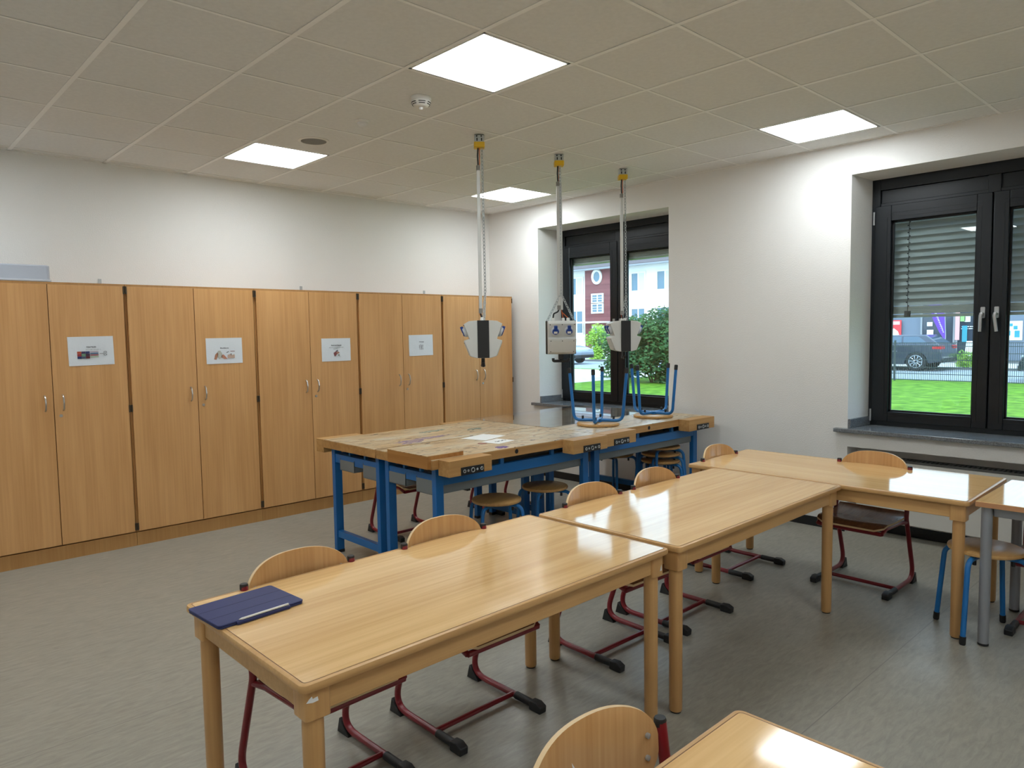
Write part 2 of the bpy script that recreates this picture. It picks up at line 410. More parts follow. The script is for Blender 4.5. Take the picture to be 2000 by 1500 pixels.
# ------------------------------------------------------------------ windows
def window(n, yc, ztop, zbot, label, shade):
    e = bpy.data.objects.new('window_%d' % n, None); COL.objects.link(e); struct(e, label); e.location = (0, yc, 0)
    hw = .86; x0, x1 = RD, RD+.085
    f = MB()
    f.box(x0, x1, -hw, -.76, zbot, ztop+.05).box(x0, x1, .76, hw, zbot, ztop+.05)
    f.box(x0, x1, -.76, .76, zbot, zbot+.055)
    f.box(x0, x1, -.76, .76, 2.655, ztop+.05)
    f.box(x0+.02, x1, -.76, .76, 2.53, 2.655)                    # recessed shutter box panel
    f.box(x0, x1, -.04, .04, 2.53, 2.655)
    f.box(x0+.004, x1, -.76, .76, 2.515, 2.555)
    f.box(x0+.012, x1, -.03, .03, zbot+.05, 2.53)                 # meeting stile behind the sashes
    f.build('window_frame', M_anth, e, bevel=.003)
    for s in (-1, 1):
        sa = MB(); ya, yb = sorted((s*.004, s*.79)); ga, gb = sorted((s*.098, s*.672)); zb, zt = zbot+.035, 2.53; gzb, gzt = .93, 2.41
        xa, xb = x0-.022, x0+.05
        sa.box(xa, xb, ya, ga, zb, zt).box(xa, xb, gb, yb, zb, zt).box(xa, xb, ga, gb, zb, gzb).box(xa, xb, ga, gb, gzt, zt)
        so_ = sa.build('sash', M_anth, e, bevel=.004)
        bd = MB()                                                 # glazing bead with a fine step
        for q in ((ga-.0, ga+.012, gzb, gzt), (gb-.012, gb, gzb, gzt)): bd.box(x0+.008, x0+.03, q[0], q[1], q[2], q[3])
        bd.box(x0+.008, x0+.03, ga, gb, gzb, gzb+.012).box(x0+.008, x0+.03, ga, gb, gzt-.012, gzt)
        bd.build('glazing_bead', M_gasket, so_)
        li = MB()
        for q in ((ga-.03, ga-.027), (gb+.027, gb+.03)): li.box(xa-.002, xa, q[0], q[1], gzb-.03, gzt+.03)
        for q in ((gzb-.03, gzb-.027), (gzt+.027, gzt+.03), (gzt+.06, gzt+.063)): li.box(xa-.002, xa, ga-.03, gb+.03, q[0], q[1])
        li.build('profile_line', M_anth, so_)
        MB().box(x0+.02, x0+.024, ga+.002, gb-.002, gzb+.002, gzt-.002).build('pane', M_glass, so_)
        hy = s*.042                                                # handle near the meeting stile
        h = MB().prism(rrect(hy-.014, hy+.014, 1.645, 1.725, .006), 0, xa-.012, xa)
        h.lathe([(.011, -.05), (.011, -.012)], 12, (xa, hy, 1.675), axis=0)
        h.tube(fillet([(xa-.045, hy, 1.682), (xa-.052, hy+.004, 1.66), (xa-.046, hy+(.006 if s > 0 else -.010), 1.55)], .01), [.013]*2+[.012]*7+[.010], 10, flat=.7)
        h.build('handle', M_handle, so_, bevel=.002)
        for hz in ((2.39, 2.49), (.85, .945)):
            MB().tube([(xa-.004, s*.797, hz[0]), (xa-.004, s*.797, hz[1])], .007, 10).build('hinge', M_handle, so_)
    # granite sill with upstands at the reveals
    MB().box(-.055, RD+.02, -.94, .94, ZS, .815).build('sill', M_granite, e, bevel=.004)
    for s in (-1, 1):
        MB().prism([(.004, s*.852), (RD, s*.825), (RD, s*.805), (.004, s*.832)], 2, .8155, .885).build('sill_upstand', M_granite, e, bevel=.002)
    return e
W1Y, W2Y = -1.662, -5.008
window(1, W1Y, 2.724, .8155, 'dark framed double window behind the workbenches', 0)
window(2, W2Y, 2.740, .8155, 'dark framed double window at the right edge with lowered blinds', 1)
def blind(yc, s, zb, label, low):
    t = thing('venetian_blind', label, 'blind', (RD+.1, yc, 0), 0, 'aluminium blinds outside the windows')
    ya, yb = sorted((s*.075, s*.70))
    def slat_mesh(dz, tilt):
        return MB().sheet(lambda u, v: ((.012*math.cos(PI*(v-.5))+tilt*(v-.5), ya+(yb-ya)*u, (v-.5)*dz), (1, 0, 0)), 1, 6, .0012)
    if low:
        first = None; z = 2.43
        while z > zb+.10:
            if first is None:
                o = slat_mesh(.066, .03).build('slat', M_slat, t); first = o
            else:
                o = bpy.data.objects.new('slat', first.data); COL.objects.link(o); o.parent = t
            o.location = (0, 0, z); z -= .0535
        st = MB()
        zz = zb+.028
        first = None
        while zz < zb+.088:
            if first is None: o = MB().box(-.03, .03, ya, yb, 0, .0092).build('stacked_slat', M_slat, t); first = o
            else:
                o = bpy.data.objects.new('stacked_slat', first.data); COL.objects.link(o); o.parent = t
            o.location = (0, 0, zz); zz += .010
        MB().box(-.035, .035, ya, yb, zb, zb+.022).build('bottom_rail', M_slat, t, bevel=.003)
        cy = yb-.13 if s > 0 else ya+.13
        c = MB().tube([(-.036, cy, zb+.02), (-.036, cy, 2.45)], .0022, 6)
        z = zb+.09
        k = 0
        while z < 2.44:
            yy = cy+(.006 if k % 2 else -.006)
            c.lathe([(.001, -.006), (.0055, -.003), (.0055, .003), (.001, .006)], 8, (-.038, yy, z)); z += .0268; k += 1
        c.build('ladder_cord', M_black, t)
        MB().box(-.04, -.03, cy-.022, cy+.022, zb+.004, zb+.05).build('cord_clip', M_black, t, bevel=.002)
    else:
        first = None; zz = zb+.025
        while zz < 2.47:
            if first is None: o = MB().box(-.035, .035, ya, yb, 0, .0112).build('stacked_slat', M_slat, t); first = o
            else:
                o = bpy.data.objects.new('stacked_slat', first.data); COL.objects.link(o); o.parent = t
            o.location = (0, 0, zz); zz += .012
        MB().box(-.038, .038, ya, yb, zb, zb+.022).build('bottom_rail', M_slat, t, bevel=.003)
    return t
blind(W2Y, 1, 1.665, 'grey slatted blind lowered halfway in the left sash of the right window', True)
blind(W2Y, -1, 1.665, 'grey slatted blind lowered halfway, cut by the right picture edge', True)
blind(W1Y, 1, 2.335, 'raised blind above the left sash of the window behind the workbenches', False)
blind(W1Y, -1, 2.335, 'raised blind above the right sash of the window behind the workbenches', False)
# flat radiator in the niche
t = thing('radiator', 'flat white panel radiator in the niche under the right window sill', 'radiator', (.1, -5.0, 0))
MB().box(-.075, .05, -.78, .78, .12, .585).build('panel', M_rad, t, bevel=.006)
g = MB()
for k in range(52): g.box(-.07, .045, -.775+k*.03, -.775+k*.03+.012, .586, .600)
g.box(-.075, -.068, -.78, .78, .585, .602).box(.043, .05, -.78, .78, .585, .602).build('top_grille', mat('grille_grey', srgb(84, 84, 82), .6), t)
for y in (-.6, .6): MB().tube(fillet([(.0, y, .13), (.0, y, .05), (.09, y, .05)], .03), .01, 8).build('pipe', M_rad, t)

# ------------------------------------------------------------------ cabinets
YC = -.4656; ZT = 1.998; X0 = -5.0767
CABL = ['tall beech storage cabinet at the left picture edge, with the fabric picture sign', 'tall beech storage cabinet with the sign showing hands at work, second from the left',
        'tall beech storage cabinet in the middle of the row, its sign with three text lines', 'tall beech storage cabinet with the palest sign, fourth from the left',
        'tall beech storage cabinet without a sign, at the window corner']
def cabinet():
    t = thing('storage_cabinet', CABL[0], 'cabinet', (X0, 0, 0), 0, 'beech cabinets along the back wall')
    d = .02
    MB().box(.001, .999, YC+d+.002, -.012, .105, ZT).build('body', M_beech_body, t, bevel=.001)
    MB().box(.001, .999, YC+.012, -.03, 0, .103).build('plinth', M_beech_body, t)
    MB().box(.001, .999, YC+.004, YC+.03, ZT-.012, ZT+.003).build('top_edge', M_beech_body, t)
    for s, (a, b) in enumerate(((.014, .4975), (.5025, .986))):
        dr = MB().box(a, b, YC, YC+d, .114, ZT-.013).build('door', M_beech_door, t, bevel=.0012)
        hx = .447 if s == 0 else .558
        P = [(hx, YC+.001, 1.088), (hx, YC-.02, 1.098), (hx, YC-.03, 1.142), (hx, YC-.02, 1.188), (hx, YC+.001, 1.198)]
        MB().tube(fillet(P, .03, 5), .0055, 8).build('handle', M_steel, dr)
        if s: MB().lathe([(.011, -.004), (.011, .0), (.004, .0005)], 14, (.540, YC-.0005, 1.049), axis=1).lathe([(.004, -.006), (.004, -.003)], 8, (.540, YC-.0005, 1.049), axis=1).build('lock', M_steel, dr)
        hxx = .008 if s == 0 else .992
        for z in (.15, 1.063, 1.955):
            MB().box(hxx-.0065, hxx+.0065, YC-.002, YC+.02, z-.024, z+.024).tube([(hxx, YC-.001, z-.028), (hxx, YC-.001, z+.028)], .005, 8).build('hinge', M_darksteel, dr)
    return t
cab = cabinet(); CABS = [cab]
for k in range(1, 5): CABS.append(dup(cab, (X0+k, 0, 0), 0, CABL[k]))
for k, x in ((0, .946), (2, .663), (4, .11)):
    MB().box(x-.012, x+.012, -.012, -.008, ZT-.03, ZT+.07).box(x-.012, x+.012, -.08, -.008, ZT+.003, ZT+.007).build('wall_bracket', M_zinc, CABS[k])
dup(cab, (X0-1, 0, 0), 0, 'tall beech storage cabinet beyond the left picture edge')
# paper signs
def sign(cx, cz, tilt, label):
    t = thing('paper_sign', label, 'sign', (cx, YC-.0012, cz), 0, 'paper signs taped to the cabinet doors')
    t.rotation_euler = (0, -tilt, 0)
    def fn(u, v):
        return ((u-.5)*.297, -.0012-.0012*math.sin(u*9+v*4)*math.sin(v*7+1), (v-.5)*.21), (0, -1, 0)
    MB().sheet(fn, 14, 10, .0005).build('sheet', M_paper, t)
    return t
def patch(t, x0, x1, z0, z1, col, nm='printed_patch'):
    m = mat('print_%d_%d_%d' % col, srgb(*col), .5)
    MB().box(x0, x1, -.0042, -.0032, z0, z1).build(nm, m, t)
def blob(t, pts, col, nm='printed_patch'):
    m = mat('print_%d_%d_%d' % col, srgb(*col), .5)
    MB().prism(pts, 1, -.0042, -.0032).build(nm, m, t)
F = -.0043
s1 = sign(-4.322, 1.508, .014, 'white paper sign headed TEXTILES with fabric swatches and scissors')
text('TEXTILES', .0155, M_ink, 'lettering', s1, (0, F, .027), bold=True); text('Garne, Stoffe, Nähnadeln ..:)', .0085, M_ink, 'lettering', s1, (.012, F, .009))
cols = [(190, 84, 52), (60, 46, 84), (44, 52, 96), (150, 40, 44), (110, 150, 120), (70, 40, 60), (36, 48, 100), (78, 86, 110), (96, 30, 40)]
for k, c in enumerate(cols):
    i, j = k % 3, k//3
    patch(s1, -.092+i*.027, -.066+i*.027, -.019-j*.018, -.002-j*.018, c)
for k, c in enumerate([(196, 182, 190), (86, 112, 140), (150, 90, 96), (170, 186, 160)]): patch(s1, -.008, .045, -.011-k*.0125, -.001-k*.0125, c)
MB().tube([(.052, -.004, -.02), (.082, -.004, -.022)], .0014, 6).tube([(.09+.010*math.cos(a*.7), -.004, -.012+.006*math.sin(a*.7)) for a in range(9)], .0011, 6, closed=True).tube([(.09+.010*math.cos(a*.7), -.004, -.03+.006*math.sin(a*.7)) for a in range(9)], .0011, 6, closed=True).build('printed_scissors', M_ink, s1)
s2 = sign(-3.349, 1.482, .004, 'white paper sign with two hands shaping clay, second sign from the left')
text('Modellieren', .0145, M_ink, 'lettering', s2, (0, F, .022), bold=True)
blob(s2, [(-.088, -.068), (-.07, -.072), (-.06, -.05), (-.052, -.025), (-.06, -.012), (-.078, -.03)], (178, 124, 96))
blob(s2, [(-.062, -.012), (-.05, .002), (-.035, .002), (-.022, -.02), (-.02, -.05), (-.045, -.066), (-.058, -.045)], (190, 188, 176))
blob(s2, [(-.03, -.05), (-.025, -.035), (-.01, -.03), (.008, -.05), (.02, -.066), (-.005, -.068)], (186, 128, 104))
blob(s2, [(.022, -.062), (.024, -.035), (.045, -.028), (.06, -.036), (.082, -.032), (.082, -.062)], (196, 168, 150))
blob(s2, [(.014, -.014), (.034, -.005), (.036, -.009), (.017, -.018)], (40, 40, 44)); patch(s2, .048, .084, -.008, -.003, (140, 96, 92)); patch(s2, .05, .056, -.04, -.024, (60, 56, 50))
s3 = sign(-2.319, 1.463, .0, 'crinkled white paper sign with three text lines and a red book picture')
text('Rund ums Basteln', .0145, M_ink, 'lettering', s3, (0, F, .04), bold=True)
text('Kartonreste, Tape, Papiere aller Größen', .009, M_ink, 'lettering', s3, (0, F, .021)); text('Wolle, Kleber ..:)', .009, M_ink, 'lettering', s3, (0, F, .008))
blob(s3, [(-.03, -.028), (-.005, -.015), (.006, -.035), (-.002, -.05), (-.018, -.062), (-.026, -.045)], (126, 70, 72)); blob(s3, [(-.003, -.016), (.025, -.02), (.033, -.03), (.004, -.042)], (176, 130, 112))
blob(s3, [(-.01, -.012), (.012, -.002), (.018, -.014), (.0, -.017)], (90, 92, 104)); blob(s3, [(.012, -.048), (.034, -.042), (.026, -.056)], (120, 122, 118))
s4 = sign(-1.358, 1.483, .012, 'palest white paper sign with a small grey tool drawing, rightmost of the four signs')
text('Werkzeuge', .0125, M_ink, 'lettering', s4, (.005, F, .035), bold=True)
for k, (x, z, h_) in enumerate([(-.022, -.012, .03), (-.008, -.008, .034), (.006, -.012, .028), (.02, -.006, .022), (-.016, -.036, .016), (.004, -.034, .022), (.02, -.034, .02)]):
    patch(s4, x-.0025, x+.0025, z-h_/2, z+h_/2, (150, 146, 152))
# plastic tub on the cabinet
t = thing('storage_tub', 'flat translucent grey plastic box lying on top of the leftmost cabinet', 'storage box', (-4.81, -.29, ZT+.004))
MB().prism(rrect(-.275, .265, -.16, .16, .04), 2, 0, .116).build('body', M_tub, t, bevel=.008)
MB().prism(rrect(-.28, .272, -.166, .166, .04), 2, .0, .016).build('rim', M_tublid, t, bevel=.004)
for s in (-1, 1): MB().box(.245, .275, -.04, .04, .03, .07).build('clip', M_tublid, t, bevel=.004) if s > 0 else MB().box(-.284, -.255, -.04, .04, .03, .07).build('clip', M_tublid, t, bevel=.004)

# ------------------------------------------------------------------ school tables
M_line = mat('table_edge_line', srgb(120, 82, 44), .5)
def table(label, loc, rz, L=1.6, W=.8, ht=.72, stickers=()):
    t = thing('school_table', label, 'table', (loc[0], loc[1], 0), rz, 'beech school tables in the U')
    hx, hy = L/2, W/2
    r = .022
    MB().prism(rrect(-hx+.014, hx-.014, -hy+.014, hy-.014, r-.008), 2, ht-.024, ht+.0004).build('tabletop', M_top_x, t)
    ed = MB(); o = rrect(-hx, hx, -hy, hy, r, 6); n = len(o)
    rings = []
    prof = [(.0155, 0), (.006, 0), (.0018, -.002), (0, -.0065), (0, -.0185), (.002, -.0225), (.007, -.025), (.0155, -.025)]
    vs = []
    for d, z in prof:
        vs += [(x, y, ht+z) for x, y in rrect(-hx+d, hx-d, -hy+d, hy-d, max(r-d, .006), 6)]
    fs = [(i*n+j, i*n+(j+1) % n, (i+1)*n+(j+1) % n, (i+1)*n+j) for i in range(len(prof)-1) for j in range(n)]
    ed.add(vs, [q[::-1] for q in fs]).build('edge_band', M_solid, t)
    ln = MB(); o1 = rrect(-hx+.0135, hx-.0135, -hy+.0135, hy-.0135, r-.008, 6); o2 = rrect(-hx+.0158, hx-.0158, -hy+.0158, hy-.0158, r-.010, 6)
    ln.add([(x, y, ht+.0006) for x, y in o1]+[(x, y, ht+.0006) for x, y in o2], [(j, (j+1) % n, n+(j+1) % n, n+j) for j in range(n)]).build('edge_seam', M_line, t)
    ix, iy = hx-.055, hy-.055
    for s in (-1, 1):
        MB().box(-ix+.034, ix-.034, s*(iy+.026), s*(iy+.004), ht-.095, ht-.025).build('apron', M_solid, t, bevel=.002)
        MB().box(s*(ix+.026), s*(ix+.004), -iy+.034, iy-.034, ht-.095, ht-.025).build('apron', M_solid, t, bevel=.002)
    for sx in (-1, 1):
        for sy in (-1, 1):
            bk = MB().prism(rrect(sx*ix-.036, sx*ix+.036, sy*iy-.036, sy*iy+.036, .009, 3), 2, ht-.108, ht-.025).build('corner_block', M_leg, t, bevel=.002)
            lg = MB().lathe([(.0235, .006), (.027, .012), (.0285, ht-.13), (.027, ht-.108)], 24, (sx*ix, sy*iy, 0)).build('leg', M_leg, t)
            MB().lathe([(.022, 0), (.022, .007)], 16, (sx*ix, sy*iy, 0)).build('glide', M_base, lg)
    return t
t1 = table('long beech table carrying the navy tablet, nearest whole table', (-4.100, -4.392), .009)
t2 = table('middle beech table with the bright window reflection on its top', (-2.472, -4.405), .008)
t3 = table('beech table standing crosswise at the end of the row, before the right window', (-1.262, -4.600), .017+PI/2)
t4 = table('beech tabletop at the bottom edge beside the foreground chair back', (-5.02, -6.001), .0)
# paper scraps stuck on the corner block of the near table
ps = MB().prism([(0, 0), (.008, .008), (.016, .013), (.018, .006), (.032, .008), (.034, -.003), (.018, -.004)], 1, -.0008, 0)
ps.xf(Matrix.Translation((-.780, -.3815, .665))); ps.build('sticker_scrap', M_paperplain, t1)
MB().prism([(0, 0), (.014, 0), (.010, .024)], 1, -.0008, 0).xf(Matrix.Translation((.755, -.3815, .632))).build('sticker_scrap', M_paperplain, t1)
# grey-legged table at the right edge
t = thing('grey_legged_table', 'wood-topped table with silver grey tube legs at the right picture edge', 'table', (-1.29, -6.08, 0), .0)
MB().prism(rrect(-.35, .35, -.65, .65, .006, 3), 2, .703, .73).build('tabletop', M_top_x, t, bevel=.003)
MB().prism(rrect(-.3505, .3505, -.6505, .6505, .006, 3), 2, .705, .728).build('edge_band', mat('beech_abs_edge', srgb(196, 142, 100), .4), t)
for s in (-1, 1):
    MB().box(s*.305, s*.28, -.58, .58, .655, .700).build('frame_rail', M_leggrey, t, bevel=.002)
    MB().box(-.28, .28, s*.605, s*.58, .655, .700).build('frame_rail', M_leggrey, t, bevel=.002)
    for q in (-1, 1):
        lg = MB().lathe([(.0245, .012), (.0245, .700)], 20, (s*.308, q*.608, 0)).build('leg', M_leggrey, t)
        MB().lathe([(.02, 0), (.025, .004), (.025, .013)], 16, (s*.308, q*.608, 0)).build('glide', M_black, lg)

# ------------------------------------------------------------------ sled-base chairs (local +Y = the way the sitter faces, heels at the origin)
def chair(label):
    t = thing('school_chair', label, 'chair', (0, 0, 0), 0, 'beech chairs with wine red sled frames')
    for s in (-1, 1):
        x = s*.213
        P = fillet([(x, .43, .022), (x, -.012, .022), (x, .135, .425), (x, .092, .735)], [.075, .06], 8)
        fr = MB().tube(P, .0135, 12).build('side_frame', M_red, t)
        MB().tube([(x, .29, .022), (x, .405, .022)], .0165, 12).prism([(.388, .002), (.388, .040), (.428, .043), (.456, .030), (.453, 0), (.396, 0)], 0, x-.0195, x+.0195).build('toe_cap', M_black, fr, bevel=.004)
        MB().prism([(-.025, 0), (.055, 0), (.05, .012), (.012, .045), (-.008, .062)], 0, x-.0165, x+.0165).build('heel_pad', M_black, fr, bevel=.003)
        MB().lathe([(.0140, .722), (.0142, .738), (.0125, .742)], 12, (x, .0915, 0)).build('end_cap', M_black, fr)
        Q = fillet([(x, .125, .402), (x*.93, .20, .405), (x*.9, .40, .408), (x*.88, .455, .385)], .05, 5)
        MB().tube(Q, .012, 10).build('seat_rail', M_red, fr)
    MB().tube([(-.213, .275, .024), (.213, .275, .024)], .011, 10).build('cross_bar', M_red, t)
    MB().tube([(-.187, .455, .385), (.187, .455, .385)], .012, 10).build('seat_front_rail', M_red, t)
    MB().tube([(-.21, .14, .40), (.21, .14, .40)], .011, 10).build('seat_back_rail', M_red, t)
    def seat(u, v):
        a = 2*u-1; y = .095+.375*v; wd = .205*(1-.10*max(0, v-.5)**2)*(1 if v < .9 else 1-.25*((v-.9)/.1)**2)
        z = .432-.018*math.sin(PI*min(1, v*1.1))*(1-a*a*.6)-(.03*((v-.75)/.25)**2 if v > .75 else 0)+(.02*((.12-v)/.12)**2 if v < .12 else 0)
        return (a*wd, y, z), (0, 0, 1)
    MB().sheet(seat, 14, 14, .011).build('seat', M_seat, t, rim=M_plyedge)
    def back(u, v):
        a = math.sin((2*u-1)*PI/2); e = abs(a)
        zt = .690+.115*max(0, 1-e**2.6)**.42; zb = .690-.105*max(0, 1-e**3.4)**.42
        if e > .9999: zt = zb = .690
        z = zb+(zt-zb)*v
        return (a*.203, .048+.045*a*a-.25*(z-.62)*.06, z), (-.42*a, 1, .03)
    b = MB().sheet(back, 30, 12, .0105).build('backrest', M_ply, t, sharp=50, rim=M_plyedge)
    for s in (-1, 1):
        for z in (.665, .715):
            MB().lathe([(.006, -.003), (.006, .0035), (.003, .005)], 10, (s*.172, .0885, z), axis=1).build('rivet', M_zinc, b)
        MB().tube([(s*.213, .090, .69), (s*.182, .064, .69)], .007, 8).build('bracket', M_black, t)
    return t
ROW = -3.925
c0 = chair('chair behind the near table end, its back rising beside the navy tablet')
c0.location = (-4.50, ROW+.01, 0); c0.rotation_euler = (0, 0, PI+.03)
dup(c0, (-3.835, ROW, 0), PI, 'chair behind the middle of the tablet table, below the front bench vise')
dup(c0, (-2.875, ROW-.01, 0), PI-.02, 'chair behind the middle table, next to the two round stools')
dup(c0, (-2.315, ROW, 0), PI, 'chair behind the middle table, in front of the stacked stools')
dup(c0, (-1.325, -3.745, 0), PI, 'chair at the far end of the crosswise table, below the bench end')
dup(c0, (-.855, -4.70, 0), PI/2-.01, 'chair between crosswise table and window sill, its dark seat visible below the tabletop')
fg = dup(c0, (-4.628, -5.433, 0), PI, 'foreground chair whose backrest with scratch rises from the bottom edge')
dup(c0, (-.935, -5.745, 0), PI/2, 'chair at the grey-legged table, one black toe showing at the right edge')
dup(c0, (-2.383, -1.42, 0), PI, 'chair behind the workbenches, red frame seen between the left bench legs')
dup(c0, (-1.30, -1.385, 0), PI, 'chair behind the workbenches, one red leg showing above the left round stool')
MB().prism([(.012, .715), (.022, .725), (.020, .733), (.014, .728), (.004, .712)], 1, .0520, .0530).xf(Matrix.Translation((.02, .0, 0))).build('scratch', M_paperplain, fg)
# ------------------------------------------------------------------ stools
def stool(label):
    t = thing('round_stool', label, 'stool', (0, 0, 0), 0, 'round stools with blue tube legs')
    MB().lathe([(.160, .436), (.169, .440), (.172, .448), (.170, .456), (.163, .460)], 36).build('seat', M_stool, t)
    MB().lathe([(.03, .41), (.03, .436)], 12).build('hub', M_bluet, t)
    for k in range(4):
        a = k*PI/2; ca, sa = math.cos(a), math.sin(a)
        P = fillet([(.02*ca, .02*sa, .421), (.195*ca, .195*sa, .421), (.232*ca, .232*sa, .012)], .055, 7)
        lg = MB().tube(P, .0127, 12).build('leg', M_bluet, t)
        d = Vector((.037*ca, .037*sa, -.4)).normalized(); e = Vector((.232*ca, .232*sa, .012))
        MB().tube([e-d*.03, e+d*.006, e+d*.0125], [.0152, .0152, .012], 12).build('foot_cap', M_black, lg)
        MB().cyl(.125*ca, .125*sa, .386, .411, .009, 10).build('stacking_plug', M_black, lg)
    return t
st = stool('round stool under the front bench, nearer of the two seen side by side')
st.location = (-2.43, -2.775, 0); st.rotation_euler = (0, 0, .35)
dup(st, (-1.90, -2.725, 0), .5, 'round stool under the front bench, right of the nearest one')
dup(st, (-.43, -2.21, 0), .75, 'shaded round stool standing alone under the far bench')
dup(st, (-1.437, -5.434, 0), -.148, 'round stool under the gap between crosswise and grey-legged table')
for k, z in enumerate((0, .062, .124)):
    dup(st, (-.42, -2.715, z), .12+.16*k, ['bottom stool of the stack of three under the far bench', 'middle stool of the stack of three under the far bench', 'top stool of the stack of three under the far bench'][k])
def flipped(loc, rz, label):
    s_ = dup(st, loc, 0, label); s_.location = (loc[0], loc[1], loc[2]+.46); s_.rotation_euler = (PI, 0, rz); return s_
BT = .84
flipped((-1.235, -2.685, BT+.001), math.radians(31), 'upside-down stool on the bench front, left of the two')
flipped((-.50, -2.695, BT+.001), math.radians(1), 'upside-down stool on the bench, right one before the window pillar')

# ------------------------------------------------------------------ workbenches
def bench(label, x0, x1, y0, y1, side, vises, jaw=None, dy=0):
    """top slab x0..x1, y0..y1; side = -1 if the vises project to -y"""
    t = thing('workbench', label, 'workbench', ((x0+x1)/2, (y0+y1)/2+dy, 0), 0, 'blue framed workbenches pushed together')
    ox, oy = (x0+x1)/2, (y0+y1)/2
    def B(m, a, b, c, d, e, f): return m.box(a-ox, b-ox, c-oy, d-oy, e, f)
    tb = MB()
    B(tb, x0, x1, y0, y1, BT-.06, BT-.0025); tp = tb.build('bench_body', M_benchedge, t, bevel=.003)
    B(MB(), x0+.001, x1-.001, y0+.001, y1-.001, BT-.004, BT).build('bench_top', M_bench, t, bevel=.001)
    yv = y0 if side < 0 else y1
    for (a, b) in vises:
        m = MB(); B(m, a, b, yv, yv+side*.105, BT-.097, BT-.001); v = m.build('vise_jaw', M_jaw, t, bevel=.002)
        c = (a+b)/2+.01; yf = yv+side*.105
        m = MB(); B(m, c-.09, c+.09, yf, yf+side*.006, BT-.096, BT-.048); pl_ = m.build('vise_plate', M_black, v, bevel=.001)
        for dx, r in ((-.066, .009), (-.037, .005), (0, .013), (.034, .005), (.07, .009)):
            q = MB().tube([(c+dx-ox+r*math.cos(k*PI/5), yf+side*.007-oy, BT-.072+r*math.sin(k*PI/5)) for k in range(10)], .0028, 6, closed=True)
            q.build('bolt', M_zinc, v)
        m = MB(); m.tube([(c-ox, yf-oy, BT-.072), (c-ox, yv-side*.12-oy, BT-.072)], .012, 8).build('vise_screw', M_zinc, v)
    # dog hole in the front edge
    MB().lathe([(.015, -.0015), (.015, .0), (.011, .0015)], 16, ((x0+x1)/2-.06-ox, yv+side*.0005-oy, BT-.03), axis=1).build('dog_hole', M_dark, t)
    if jaw:
        a, b, c, d, z0, z1 = jaw
        m = MB(); B(m, a, b, c, d, z0, z1); v = m.build('end_vise_jaw', M_jawend, t, bevel=.003)
        m = MB(); B(m, a+.0005, b-.0005, c+.0005, d-.0005, z1-.003, z1+.0008); m.build('end_jaw_top', M_bench, v)
    # steel frame
    lx0, lx1, ly0, ly1 = x0+.05, x1-.05, y0+.035, y1-.025; Wl, Dl = .06, .04
    for x in (lx0, lx1-Wl):
        for y in (ly0, ly1-Dl):
            m = MB(); B(m, x, x+Wl, y, y+Dl, .02, .776); lg = m.build('leg', M_blue, t, bevel=.003)
            m = MB(); B(m, x-.001, x+Wl+.001, y-.001, y+Dl+.001, 0, .022); m.build('foot_cap', M_black, lg, bevel=.002)
        m = MB(); B(m, x+.008, x+.048, ly0+Dl, ly1-Dl, .672, .737); m.build('end_rail', M_blue, t, bevel=.002)
        m = MB(); B(m, x+.010, x+.046, ly0+Dl, ly1-Dl, .118, .168); m.build('foot_rail', M_blue, t, bevel=.002)
        for k in (.3, .62):
            y = ly0+(ly1-ly0)*k; m = MB(); B(m, x+.014, x+.034, y, y+.02, .737, .782); m.build('spacer', M_blue, t)
    for y in (ly0, ly1-.035):
        m = MB(); B(m, lx0+Wl, lx1-Wl, y, y+.035, .668, .735); m.build('long_rail', M_blue, t, bevel=.002)
        for k in (.12, .38, .72, .9):
            x = lx0+(lx1-lx0)*k; m = MB(); B(m, x, x+.03, y+.004, y+.024, .735, .782); m.build('spacer', M_blue, t)
    # sheet-metal trays hanging under the top
    w_ = y1-y0
    for a, b, zz in ((y0+.06, y0+.24, .612), (y0+.36, y0+.55, .628)):
        m = MB(); B(m, lx0+.005, lx1-.005, a, a+.003, zz, .71); B(m, lx0+.005, lx1-.005, b, b+.003, zz, .71); B(m, lx0+.005, lx1-.005, a, b, zz-.002, zz+.002)
        B(m, lx0+.005, lx0+.009, a, b, zz, .70)
        m.build('tray', M_grey, t)
    m = MB(); B(m, lx0+.3, lx0+.325, y0+.1, y0+.16, .585, .612); m.build('tray_stop', M_black, t)
    return t
bench('workbench at the front left, vise block and loose end jaw nearest the camera', -3.14, -1.632, -3.0, -2.388, -1, [(-3.095, -2.757), (-2.0, -1.633)], jaw=(-3.165, -2.885, -2.985, -2.56, .785, .866))
bench('workbench at the front right, carrying the two upside-down stools', -1.624, -.125, -2.965, -2.388, -1, [(-1.623, -1.245), (-.515, -.125)])
bench('workbench at the back left, next to the cabinets', -3.14, -1.632, -2.376, -1.69, 1, [(-3.139, -2.80), (-2.0, -1.633)])
bench('workbench at the back right under the clear acrylic sheet, by the window', -1.624, -.125, -2.376, -1.69, 1, [(-1.623, -1.245), (-.515, -.125)])
